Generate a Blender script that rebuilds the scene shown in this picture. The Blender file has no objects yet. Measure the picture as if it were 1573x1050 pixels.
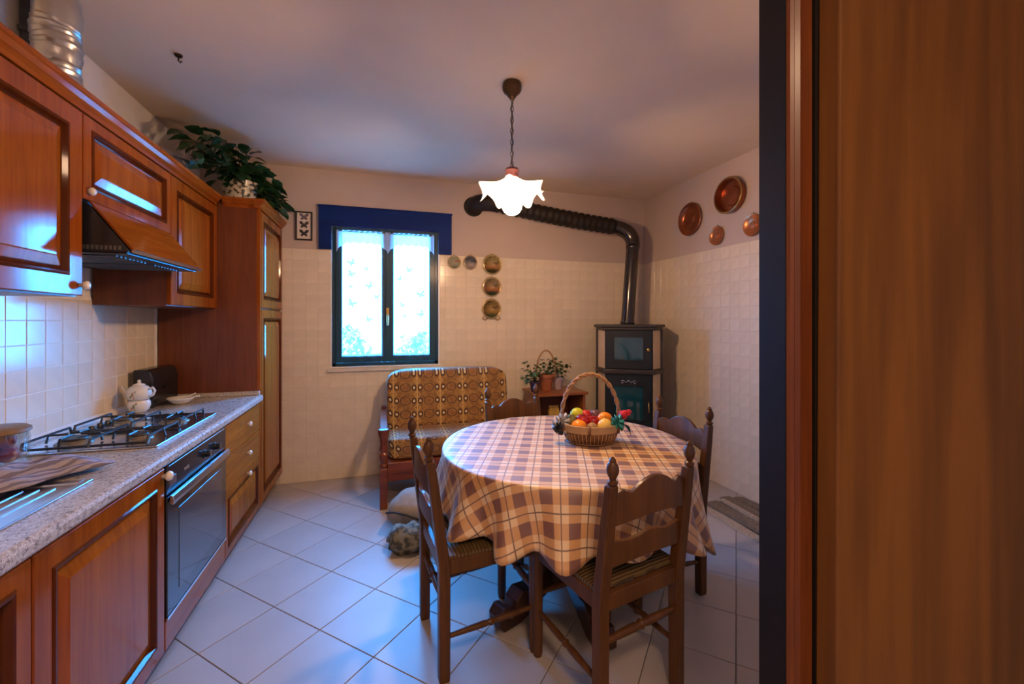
import bpy, bmesh, math, random
from mathutils import Vector, Matrix, noise
random.seed(7)
S = bpy.context.scene
COL = S.collection
PI = math.pi
R = math.radians

# ------------------------------------------------------------------ camera, world, light, exposure
cam_d = bpy.data.cameras.new('camera')
cam = bpy.data.objects.new('camera', cam_d)
COL.objects.link(cam)
cam.location = (0, 0, 1.38)
cam.rotation_euler = (R(90), 0, R(-17.1))
cam_d.sensor_width = 36
cam_d.lens = 653 / 1573 * 36
cam_d.shift_y = -32 / 1573
cam_d.clip_start = 0.02
S.camera = cam

W = bpy.data.worlds.new('sky')
S.world = W
W.use_nodes = True
_bg = W.node_tree.nodes['Background']
_bg.inputs[0].default_value = (0.026, 0.335, 1.0, 1)
_bg.inputs[1].default_value = 98.0

def area(name, loc, rot, sx, sy, col, power, portal=False):
    d = bpy.data.lights.new(name, 'AREA')
    d.shape = 'RECTANGLE'
    d.size, d.size_y = sx, sy
    d.color = col
    d.energy = power
    if portal:
        d.cycles.is_portal = True
    o = bpy.data.objects.new(name, d)
    o.location, o.rotation_euler = loc, rot
    COL.objects.link(o)
    return o
# window opening of the back wall guides the daylight sampling (a portal adds no light)
area('window_portal', (0.05, 4.26, 1.60), (R(-90), 0, 0), 0.95, 1.26, (1, 1, 1), 1, True)
# unseen fill light added behind the camera, for faces turned towards it
area('hall_fill_light', (0.15, -0.75, 2.66), (0, 0, 0), 0.5, 0.5, (1.0, 0.62, 0.38), 48.0)
BULB_POWER = 530.0
BULB_COL = (1.0, 0.60, 0.33)

vs = S.view_settings
vs.view_transform = 'Standard'
vs.look = 'None'
vs.exposure = 0.0
vs.gamma = 1.0
vs.use_curve_mapping = False

# ------------------------------------------------------------------ materials
class NT:
    def __init__(s, name):
        s.m = bpy.data.materials.new(name)
        s.m.use_nodes = True
        s.t = s.m.node_tree
        s.b = s.t.nodes['Principled BSDF']
        s.out = s.t.nodes['Material Output']
    def n(s, typ, **kw):
        nd = s.t.nodes.new(typ)
        for k, v in kw.items():
            setattr(nd, k, v)
        return nd
    def l(s, a, b):
        s.t.links.new(a, b)
    def inp(s, sock, v):
        if isinstance(v, (int, float)):
            sock.default_value = v
        elif isinstance(v, (tuple, list)):
            sock.default_value = tuple(v) if len(v) == 4 or sock.type == 'VECTOR' else (*v, 1)
        else:
            s.l(v, sock)
    def math(s, op, a, b=0.0):
        nd = s.n('ShaderNodeMath', operation=op)
        s.inp(nd.inputs[0], a)
        s.inp(nd.inputs[1], b)
        return nd.outputs[0]
    def mix(s, f, a, b):
        nd = s.n('ShaderNodeMix', data_type='RGBA')
        s.inp(nd.inputs[0], f)
        s.inp(nd.inputs[6], a)
        s.inp(nd.inputs[7], b)
        return nd.outputs[2]
    def coord(s, which='Object'):
        return s.n('ShaderNodeTexCoord').outputs[which]
    def _xyz(s, v):
        nd = s.n('ShaderNodeSeparateXYZ')
        s.l(v, nd.inputs[0])
        return nd.outputs
    def mapping(s, v, sc):
        nd = s.n('ShaderNodeMapping')
        s.l(v, nd.inputs[0])
        nd.inputs['Scale'].default_value = sc
        return nd.outputs[0]
    def noise(s, v, scale, detail=3, rough=0.5, dist=0.0):
        nd = s.n('ShaderNodeTexNoise')
        s.l(v, nd.inputs['Vector'])
        nd.inputs['Scale'].default_value = scale
        nd.inputs['Detail'].default_value = detail
        nd.inputs['Roughness'].default_value = rough
        nd.inputs['Distortion'].default_value = dist
        return nd.outputs[0]
    def ramp(s, f, stops):
        nd = s.n('ShaderNodeValToRGB')
        e = nd.color_ramp.elements
        while len(e) < len(stops):
            e.new(0.5)
        for el, (p, c) in zip(e, stops):
            el.position = p
            el.color = (*c, 1)
        s.l(f, nd.inputs[0])
        return nd.outputs[0]
    def bump(s, h, strength=0.3, dist=0.01):
        nd = s.n('ShaderNodeBump')
        nd.inputs['Strength'].default_value = strength
        nd.inputs['Distance'].default_value = dist
        s.l(h, nd.inputs['Height'])
        s.l(nd.outputs[0], s.b.inputs['Normal'])
    def set(s, base=None, rough=None, metal=None, coat=None, coat_r=None, spec=None, trans=None, ior=None, sheen=None, sss=None):
        b = s.b.inputs
        for k, v in (('Base Color', base), ('Roughness', rough), ('Metallic', metal), ('Coat Weight', coat), ('Coat Roughness', coat_r),
                     ('Specular IOR Level', spec), ('Transmission Weight', trans), ('IOR', ior), ('Sheen Weight', sheen)):
            if v is not None:
                s.inp(b[k], v)
        return s.m

def plain(name, c, rough=0.5, metal=0.0, coat=0.0, coat_r=0.1, spec=0.5, var=0.12, scale=12.0):
    k = NT(name)
    v = k.coord()
    f = k.noise(v, scale, 3)
    a = tuple(x * (1 - var) for x in c)
    b = tuple(min(1, x * (1 + var)) for x in c)
    col = k.ramp(f, [(0.3, a), (0.7, b)])
    return k.set(base=col, rough=rough, metal=metal, coat=coat, coat_r=coat_r, spec=spec)

def wood(name, c1, c2, axis='z', scale=1.0, rough=0.35, coat=0.3, coat_r=0.2, fine=0.35, spec=0.3, figure=0.0):
    k = NT(name)
    v = k.coord()
    lo, hi = 0.9 * scale, 13.0 * scale
    sc = {'x': (lo, hi, hi), 'y': (hi, lo, hi), 'z': (hi, hi, lo)}[axis]
    a = k.noise(k.mapping(v, sc), 1.0, 4, 0.55, 0.6)
    b = k.noise(k.mapping(v, tuple(q * 7 for q in sc)), 1.0, 2, 0.6)
    f = k.math('ADD', k.math('MULTIPLY', a, 1 - fine), k.math('MULTIPLY', b, fine))
    if figure:      # broad cathedral figure
        lo2, hi2 = 0.42, 3.6
        c = k.noise(k.mapping(v, {'x': (lo2, hi2, hi2), 'y': (hi2, lo2, hi2), 'z': (hi2, hi2, lo2)}[axis]), 1.0, 2, 0.4, 0.3)
        w = k.math('MULTIPLY', k.math('SINE', k.math('MULTIPLY', c, 30.0)), 0.085 * figure)
        f = k.math('ADD', f, w)
    mid = tuple((p + q) / 2 for p, q in zip(c1, c2))
    col = k.ramp(f, [(0.32, c2), (0.5, mid), (0.66, c1)])
    k.bump(b, 0.06, 0.004)
    return k.set(base=col, rough=rough, coat=coat, coat_r=coat_r, spec=spec)

M = {}
CH1, CH2 = (0.385, 0.102, 0.008), (0.22, 0.046, 0.004)
M['cherry'] = wood('cherry_wood', CH1, CH2, 'z', 0.8, 0.55, 0.75, 0.105, 0.35, 0.0)
M['cherry_h'] = wood('cherry_wood_along', CH1, CH2, 'y', 0.8, 0.55, 0.75, 0.105, 0.35, 0.0)
M['cherry_rail'] = wood('cherry_rail_wood', (0.35, 0.087, 0.007), (0.21, 0.042, 0.004), 'z', 0.8, 0.55, 0.75, 0.105, 0.35, 0.0)
M['moulding'] = wood('shade_dark_cherry_moulding', (0.11, 0.024, 0.004), (0.06, 0.013, 0.003), 'z', 0.8, 0.55, 0.35, 0.06, 0.35, 0.0)  # cherry darkened in colour to stand for shade in the door grooves
M['cherry_dark'] = wood('cherry_side_panel', (0.20, 0.055, 0.016), (0.11, 0.028, 0.009), 'z', 0.8, 0.4, 0.2, 0.25)
M['plinth'] = wood('plinth_wood', (0.06, 0.022, 0.01), (0.03, 0.012, 0.006), 'y')
M['chair'] = wood('dark_chair_wood', (0.125, 0.050, 0.013), (0.058, 0.022, 0.006), 'z', 1.4, 0.45, 0.18, 0.2, 0.35, 0.25)
M['sofa_wood'] = wood('sofa_wood', (0.22, 0.05, 0.016), (0.10, 0.022, 0.008), 'x', 1.2, 0.35, 0.3)
M['table_wood'] = wood('table_wood', (0.055, 0.020, 0.009), (0.026, 0.010, 0.005), 'x', 1.2, 0.35, 0.3)
M['side_wood'] = wood('side_table_wood', (0.36, 0.11, 0.03), (0.18, 0.05, 0.014), 'x', 1.2, 0.35, 0.3)
M['door_wood'] = wood('walnut_door_veneer', (0.175, 0.070, 0.015), (0.085, 0.033, 0.009), 'z', 0.62, 0.45, 0.10, 0.3, 0.22, 0.3, 1.0)
M['casing_wood'] = wood('door_casing_wood', (0.15, 0.038, 0.007), (0.07, 0.016, 0.004), 'z', 1.2, 0.4, 0.15)
M['jamb'] = plain('dark_jamb', (0.012, 0.009, 0.008), 0.6, spec=0.15)  # even near-black colour for the jamb
M['ceiling'] = plain('ceiling_plaster', (0.74, 0.60, 0.47), 0.9, var=0.03, scale=3)
M['plaster'] = plain('wall_plaster', (0.54, 0.44, 0.385), 0.9, var=0.03, scale=4)
M['grout'] = plain('tile_grout', (0.86, 0.81, 0.74), 0.8, var=0.04)
M['grout_cream'] = plain('cream_tile_grout', (0.70, 0.61, 0.48), 0.8, var=0.04)
M['hall'] = plain('hall_plaster', (0.62, 0.56, 0.5), 0.9, var=0.03)

def tile_mat(name, c, rough, var, scale, coat=0.0, spec=0.5):
    k = NT(name)
    v = k.coord('Object')
    info = k.n('ShaderNodeObjectInfo').outputs['Random']
    f = k.noise(v, scale, 4)
    col = k.ramp(f, [(0.3, tuple(x * (1 - var) for x in c)), (0.7, tuple(min(1, x * (1 + var)) for x in c))])
    g = k.math('ADD', k.math('MULTIPLY', info, 0.06), 0.97)
    hsv = k.n('ShaderNodeHueSaturation')
    k.l(col, hsv.inputs['Color'])
    k.l(g, hsv.inputs['Value'])
    return k.set(base=hsv.outputs[0], rough=rough, coat=coat, coat_r=0.08, spec=spec)
M['tile'] = tile_mat('cream_wall_tile', (0.74, 0.64, 0.50), 0.17, 0.05, 9, 0.0, 0.30)
M['floor_tile'] = tile_mat('beige_floor_tile', (0.43, 0.39, 0.36), 0.43, 0.06, 3.0, 0.0, 0.42)
M['floor_grout'] = plain('floor_grout', (0.38, 0.33, 0.29), 0.9)
M['white_trim'] = plain('white_plastic_trim', (0.78, 0.75, 0.70), 0.35, var=0.04)
M['marble'] = plain('window_sill_marble', (0.66, 0.58, 0.50), 0.25, var=0.08)

def granite():
    k = NT('speckled_granite')
    v = k.coord()
    f = k.noise(v, 90, 2, 0.7)
    g = k.noise(v, 260, 1, 0.5)
    col = k.ramp(f, [(0.34, (0.19, 0.16, 0.14)), (0.46, (0.42, 0.37, 0.32)), (0.60, (0.54, 0.49, 0.43))])
    col2 = k.mix(k.math('GREATER_THAN', g, 0.62), col, (0.75, 0.70, 0.64))
    return k.set(base=col2, rough=0.25, coat=0.2, coat_r=0.1)
M['granite'] = granite()
M['steel'] = plain('brushed_steel', (0.62, 0.62, 0.63), 0.22, 1.0, var=0.06)
M['chrome'] = plain('chrome', (0.8, 0.8, 0.8), 0.12, 1.0, var=0.02)
M['black_iron'] = plain('black_cast_iron', (0.018, 0.018, 0.02), 0.42)
M['black_enamel'] = plain('black_enamel', (0.010, 0.011, 0.013), 0.25, coat=0.1)
M['black_glass'] = plain('black_oven_glass', (0.012, 0.014, 0.018), 0.10, coat=0.6, coat_r=0.05)
M['oven_window'] = plain('oven_window_glass', (0.035, 0.042, 0.055), 0.12, coat=0.8, coat_r=0.05)
M['burner'] = plain('burner_cap_brass_grey', (0.30, 0.25, 0.18), 0.4, 0.6)
M['porcelain'] = plain('white_porcelain', (0.80, 0.76, 0.68), 0.15, coat=0.4, var=0.03)
M['hood_black'] = plain('hood_black_metal', (0.016, 0.018, 0.022), 0.35)
M['hood_grille'] = plain('hood_grey_grille', (0.16, 0.17, 0.17), 0.4, 0.5)
M['foil'] = plain('aluminium_foil_duct', (0.62, 0.62, 0.63), 0.33, 0.9, var=0.08)
M['dark_pipe'] = plain('dark_wall_conduit', (0.05, 0.055, 0.065), 0.5)
M['pelmet'] = wood('backlight_blue_pelmet_wood', (0.003, 0.026, 0.170), (0.002, 0.014, 0.110), 'x', 1, 0.6, 0.0, 0.3, 0.3, 0.15)  # dark wood with the blue backlight glow painted into its colour
M['frame'] = wood('backlight_teal_window_wood', (0.006, 0.062, 0.105), (0.004, 0.036, 0.070), 'z', 1, 0.5, 0.1)  # dark wood frame, bluish cast of the backlight put into its colour
M['brass'] = plain('aged_brass', (0.42, 0.28, 0.10), 0.3, 0.9)
M['bronze'] = plain('dark_bronze', (0.075, 0.045, 0.022), 0.32, 0.8)
M['copper'] = plain('dark_copper', (0.36, 0.12, 0.055), 0.32, 0.85, var=0.2)
M['copper_l'] = plain('bright_copper', (0.62, 0.24, 0.10), 0.30, 0.8, var=0.12)
M['flue'] = plain('black_enamel_flue', (0.016, 0.010, 0.008), 0.2, coat=0.4)
M['flue_flex'] = plain('dark_brown_flex_flue', (0.016, 0.011, 0.008), 0.6, spec=0.25)
M['stove'] = plain('dark_blue_black_stove_iron', (0.010, 0.015, 0.020), 0.42, spec=0.35)
M['stove_top'] = plain('stove_black_trim', (0.028, 0.022, 0.020), 0.35)
M['ceramic'] = plain('beige_ceramic_panel', (0.62, 0.47, 0.29), 0.3, var=0.06)
M['stove_glass'] = plain('stove_glass_sheen_tint', (0.008, 0.060, 0.085), 0.06, coat=0.8, coat_r=0.03)  # dark glass, teal tint painted in for a bluish reflection
M['rush'] = None
M['terracotta'] = plain('terracotta', (0.36, 0.11, 0.045), 0.6, var=0.15)
M['purple_pot'] = plain('dark_purple_glaze', (0.05, 0.022, 0.045), 0.3)
M['lilac_pot'] = plain('pale_lilac_ceramic', (0.42, 0.33, 0.36), 0.4)
M['soil'] = plain('potting_soil', (0.04, 0.025, 0.015), 0.95)
M['wicker'] = plain('wicker', (0.36, 0.19, 0.075), 0.6, var=0.3, scale=60)
M['wicker_d'] = plain('dark_wicker', (0.15, 0.065, 0.022), 0.6, var=0.3, scale=60)
M['splint'] = plain('pale_basket_splint', (0.36, 0.22, 0.10), 0.5, var=0.2)
M['leaf'] = plain('dark_green_leaf', (0.016, 0.070, 0.026), 0.38, var=0.5, scale=5)
M['leaf_l'] = plain('fresh_green_leaf', (0.045, 0.120, 0.030), 0.42, var=0.45, scale=5)
M['stem'] = plain('green_stem', (0.05, 0.07, 0.02), 0.6)
M['red'] = plain('red_apple_skin', (0.52, 0.02, 0.025), 0.25, var=0.3, scale=20)
M['orange'] = plain('orange_peel', (0.85, 0.27, 0.01), 0.4, var=0.08, scale=60)
M['yellow'] = plain('pale_yellow_peel', (0.78, 0.52, 0.10), 0.4, var=0.08)
M['lime'] = plain('lime_peel', (0.55, 0.58, 0.02), 0.4)
M['plum'] = plain('purple_plum_skin', (0.12, 0.05, 0.07), 0.35)
M['pear'] = plain('olive_pear_skin', (0.26, 0.24, 0.07), 0.45)
M['rose'] = plain('red_rose_cloth', (0.60, 0.015, 0.03), 0.6, var=0.3)
M['teal'] = plain('teal_ribbon', (0.02, 0.22, 0.18), 0.4, var=0.3)
M['ribbon'] = plain('grey_gauze_ribbon', (0.42, 0.42, 0.42), 0.6, var=0.4, scale=40)
M['linen'] = plain('basket_liner', (0.40, 0.26, 0.12), 0.8)
M['glass_white'] = None
M['pink_ceramic'] = plain('mauve_ceramic', (0.13, 0.045, 0.055), 0.4, var=0.25, scale=40)
M['black_frame'] = plain('black_picture_frame', (0.015, 0.012, 0.012), 0.35)
M['paper'] = plain('ivory_paper', (0.70, 0.62, 0.55), 0.8, var=0.03)
M['butterfly_a'] = plain('brown_grey_wing', (0.17, 0.13, 0.15), 0.7, var=0.3, scale=90)
M['butterfly_b'] = plain('dark_patterned_wing', (0.06, 0.05, 0.055), 0.7, var=0.6, scale=160)
M['butterfly_c'] = plain('blue_black_wing', (0.02, 0.022, 0.035), 0.6, var=0.3)
M['sack'] = plain('grey_beige_canvas', (0.30, 0.25, 0.19), 0.85, var=0.12, scale=30)
M['piping'] = plain('black_piping', (0.02, 0.02, 0.024), 0.6)
M['bag_blue'] = None
M['onion'] = plain('pink_onion_skin', (0.33, 0.055, 0.09), 0.35, var=0.35, scale=25)
M['bread_crust'] = plain('wooden_jar_lid', (0.27, 0.16, 0.075), 0.5)
M['grey_bag'] = plain('grey_paper', (0.23, 0.20, 0.22), 0.6, var=0.15)
M['planter'] = None
M['grass'] = plain('garden_lawn', (0.050, 0.062, 0.030), 0.9, var=0.3, scale=2)
M['tree_leaf'] = plain('garden_foliage', (0.34, 0.50, 0.20), 0.7, var=0.4, scale=2)
M['bark'] = plain('bark', (0.12, 0.08, 0.05), 0.9)
M['ext'] = plain('outside_render', (0.6, 0.55, 0.5), 0.9)
M['yellow_pack'] = plain('yellow_packet', (0.55, 0.33, 0.06), 0.5, var=0.3)

def bands(name, c1, c2, axis, freq, width=0.5, rough=0.7, bump=0.4, noise_amt=0.0):
    k = NT(name)
    v = k.coord()
    o = k._xyz(v)
    a = o['XYZ'.index(axis.upper())]
    if noise_amt:
        a = k.math('ADD', a, k.math('MULTIPLY', k.noise(v, 18, 3), noise_amt))
    f = k.math('FRACT', k.math('MULTIPLY', a, freq))
    m = k.math('LESS_THAN', f, width)
    col = k.mix(m, c2, c1)
    if bump:
        k.bump(k.math('SINE', k.math('MULTIPLY', a, freq * 2 * PI)), bump, 0.004)
    return k.set(base=col, rough=rough)
M['rush'] = bands('woven_rush', (0.14, 0.088, 0.028), (0.07, 0.040, 0.014), 'y', 70, 0.6, 0.45, 0.5, 0.004)
M['towel'] = bands('striped_tea_towel', (0.34, 0.31, 0.36), (0.17, 0.15, 0.20), 'y', 70, 0.55, 0.9, 0.2, 0.01)
M['rug'] = plain('grey_brown_rug', (0.19, 0.145, 0.10), 0.9, var=0.35, scale=60)
M['rug_light'] = plain('taupe_rug_stripe', (0.42, 0.34, 0.25), 0.9, var=0.2, scale=60)
M['rug_dark'] = plain('charcoal_rug_stripe', (0.045, 0.035, 0.028), 0.9, var=0.3, scale=60)

def blotch(name, c1, c2, c3, scale, rough=0.6):
    k = NT(name)
    v = k.coord()
    f = k.noise(v, scale, 2, 0.5)
    nd = k.ramp(f, [(0.42, c1), (0.47, c2), (0.58, c3)])
    return k.set(base=nd, rough=rough)
M['planter'] = blotch('cream_gilt_planter', (0.04, 0.05, 0.04), (0.62, 0.50, 0.30), (0.68, 0.63, 0.54), 38, 0.3)
M['bag_blue'] = blotch('blue_white_wrapper', (0.62, 0.70, 0.80), (0.10, 0.28, 0.75), (0.04, 0.13, 0.55), 22, 0.4)
M['floral'] = blotch('olive_patterned_cloth', (0.05, 0.05, 0.04), (0.14, 0.125, 0.06), (0.19, 0.18, 0.145), 30, 0.85)
M['flowers'] = blotch('red_flower_print', (0.55, 0.05, 0.02), (0.70, 0.16, 0.05), (0.10, 0.22, 0.05), 60, 0.3)

def sofa_fabric():
    k = NT('gold_brown_geometric_fabric')
    v = k.coord()
    x, y, z = k._xyz(v)[:3]
    vv = k.math('SUBTRACT', z, y)
    PU, PV = 0.195, 0.092
    def cell(a, p):
        q = k.math('SUBTRACT', k.math('FRACT', k.math('ADD', k.math('DIVIDE', a, p), 20.0)), 0.5)
        return k.math('ABSOLUTE', k.math('MULTIPLY', q, p))
    u, w = cell(x, PU), cell(vv, PV)
    du = k.math('SUBTRACT', u, 0.026)
    d = k.math('SQRT', k.math('ADD', k.math('MULTIPLY', du, du), k.math('MULTIPLY', w, w)))
    eu = k.math('DIVIDE', k.math('SUBTRACT', u, PU / 2), 0.040)
    ev = k.math('DIVIDE', w, 0.028)
    e = k.math('SQRT', k.math('ADD', k.math('MULTIPLY', eu, eu), k.math('MULTIPLY', ev, ev)))
    col = k.ramp(k.noise(v, 30, 2), [(0.35, (0.20, 0.090, 0.018)), (0.65, (0.33, 0.165, 0.040))])
    DARK, GOLD, PALE = (0.045, 0.016, 0.007), (0.50, 0.30, 0.09), (0.62, 0.48, 0.27)
    col = k.mix(k.math('LESS_THAN', k.math('ABSOLUTE', k.math('SUBTRACT', e, 1.0)), 0.10), col, (0.09, 0.035, 0.012))
    col = k.mix(k.math('LESS_THAN', e, 0.55), col, (0.24, 0.10, 0.024))
    col = k.mix(k.math('LESS_THAN', u, 0.006), col, GOLD)
    tri = k.math('LESS_THAN', k.math('ABSOLUTE', k.math('SUBTRACT', k.math('ADD', k.math('MULTIPLY', u, 0.9), k.math('SUBTRACT', PV / 2, w)), 0.024)), 0.004)
    col = k.mix(tri, col, GOLD)
    col = k.mix(k.math('LESS_THAN', d, 0.021), col, DARK)
    col = k.mix(k.math('LESS_THAN', d, 0.010), col, PALE)
    k.bump(k.noise(v, 250, 2), 0.25, 0.002)
    return k.set(base=col, rough=0.7, sheen=0.15)
M['sofa'] = sofa_fabric()

def plaid():
    k = NT('plaid_tablecloth_vinyl')
    o = k._xyz(k.coord('UV'))
    P = 0.112
    def fr(a):
        return k.math('FRACT', k.math('ADD', k.math('DIVIDE', a, P), 40.0))
    a, b = fr(o[0]), fr(o[1])
    A, B = k.math('LESS_THAN', a, 0.46), k.math('LESS_THAN', b, 0.46)
    s = k.math('ADD', A, B)
    col = k.mix(k.math('GREATER_THAN', s, 0.5), (0.74, 0.53, 0.28), (0.57, 0.29, 0.085))
    col = k.mix(k.math('GREATER_THAN', s, 1.5), col, (0.17, 0.055, 0.026))
    la = k.math('LESS_THAN', k.math('ABSOLUTE', k.math('SUBTRACT', a, 0.73)), 0.022)
    lb = k.math('LESS_THAN', k.math('ABSOLUTE', k.math('SUBTRACT', b, 0.73)), 0.022)
    col = k.mix(k.math('MAXIMUM', la, lb), col, (0.14, 0.06, 0.03))
    k.bump(k.noise(k.coord(), 14, 3), 0.10, 0.01)
    k.b.inputs['Coat IOR'].default_value = 1.9
    return k.set(base=col, rough=0.6, coat=1.0, coat_r=0.55, spec=0.5, sheen=0.12)
M['plaid'] = plaid()

def thin(name, tr, col, mode='translucent', rough=0.5):
    k = NT(name)
    nt = k.t
    nt.nodes.remove(k.b)
    t = k.n('ShaderNodeBsdfTransparent')
    if mode == 'glass':
        g = k.n('ShaderNodeBsdfGlossy')
        g.inputs['Roughness'].default_value = 0.02
        t.inputs[0].default_value = (*col, 1)
        other = g.outputs[0]
    else:
        d = k.n('ShaderNodeBsdfDiffuse')
        q = k.n('ShaderNodeBsdfTranslucent')
        d.inputs[0].default_value = (*col, 1)
        q.inputs[0].default_value = (*col, 1)
        m0 = k.n('ShaderNodeMixShader')
        m0.inputs[0].default_value = 0.55
        k.l(d.outputs[0], m0.inputs[1])
        k.l(q.outputs[0], m0.inputs[2])
        other = m0.outputs[0]
    mx = k.n('ShaderNodeMixShader')
    k.inp(mx.inputs[0], 1 - tr)
    k.l(t.outputs[0], mx.inputs[1])
    k.l(other, mx.inputs[2])
    k.l(mx.outputs[0], k.out.inputs[0])
    return k.m
M['pane'] = thin('window_glass', 0.93, (1, 1, 1), 'glass')
M['jar'] = thin('clear_jar_plastic', 0.80, (0.95, 0.97, 0.97), 'glass')
M['sheer'] = thin('sheer_voile', 0.80, (0.85, 0.85, 0.85))
M['print'] = thin('blue_printed_wing', 0.42, (0.40, 0.58, 0.72))
M['lace'] = thin('white_lace', 0.16, (0.72, 0.76, 0.80))

def opal():
    k = NT('opal_glass_shade')
    k.t.nodes.remove(k.b)
    d = k.n('ShaderNodeBsdfDiffuse')
    q = k.n('ShaderNodeBsdfTranslucent')
    g = k.n('ShaderNodeBsdfGlossy')
    for s_ in (d, q):
        s_.inputs[0].default_value = (0.92, 0.89, 0.84, 1)
    g.inputs['Roughness'].default_value = 0.15
    m0, m1 = k.n('ShaderNodeMixShader'), k.n('ShaderNodeMixShader')
    m0.inputs[0].default_value = 0.68
    m1.inputs[0].default_value = 0.05
    k.l(d.outputs[0], m0.inputs[1]); k.l(q.outputs[0], m0.inputs[2])
    k.l(m0.outputs[0], m1.inputs[1]); k.l(g.outputs[0], m1.inputs[2])
    k.l(m1.outputs[0], k.out.inputs[0])
    return k.m
M['opal'] = opal()

def emit(name, col, st):
    k = NT(name)
    k.b.inputs['Base Color'].default_value = (1, 1, 1, 1)
    k.b.inputs['Emission Color'].default_value = (*col, 1)
    k.b.inputs['Emission Strength'].default_value = st
    return k.m
M['bulb'] = emit('lit_bulb', BULB_COL, BULB_POWER)

def landscape(name, sky, mid, low, rim):
    """Painted plate: sky above, a ground below, blots of colour, drawn in the plate's own x-z plane."""
    k = NT(name)
    v = k.coord()
    x, y, z = k._xyz(v)[:3]
    zz = k.math('ADD', z, k.math('MULTIPLY', k.math('SUBTRACT', k.noise(v, 22, 3), 0.5), 0.05))
    f = k.math('ADD', k.math('MULTIPLY', zz, 5.0), 0.5)
    col = k.ramp(f, [(0.20, low), (0.34, mid), (0.60, sky)])
    bl = k.math('GREATER_THAN', k.noise(v, 30, 1), 0.60)
    col = k.mix(k.math('MULTIPLY', bl, 0.8), col, rim)
    return k.set(base=col, rough=0.2, coat=0.4)
M['plate_a'] = landscape('painted_plate_sage', (0.40, 0.38, 0.27), (0.36, 0.33, 0.22), (0.10, 0.14, 0.10), (0.40, 0.16, 0.06))
M['plate_b'] = landscape('painted_plate_grey_blue', (0.13, 0.12, 0.13), (0.46, 0.40, 0.38), (0.36, 0.26, 0.23), (0.07, 0.07, 0.09))
M['plate_c'] = landscape('painted_plate_house', (0.42, 0.31, 0.13), (0.50, 0.22, 0.08), (0.05, 0.06, 0.02), (0.16, 0.08, 0.03))
M['plate_d'] = landscape('painted_plate_bridge', (0.42, 0.29, 0.14), (0.45, 0.17, 0.07), (0.02, 0.05, 0.03), (0.16, 0.08, 0.03))
M['plate_e'] = landscape('painted_plate_harvest', (0.40, 0.26, 0.09), (0.36, 0.20, 0.06), (0.09, 0.10, 0.04), (0.10, 0.05, 0.02))
M['plate_rim'] = plain('gilded_plate_rim', (0.42, 0.30, 0.12), 0.25, 0.3)

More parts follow.
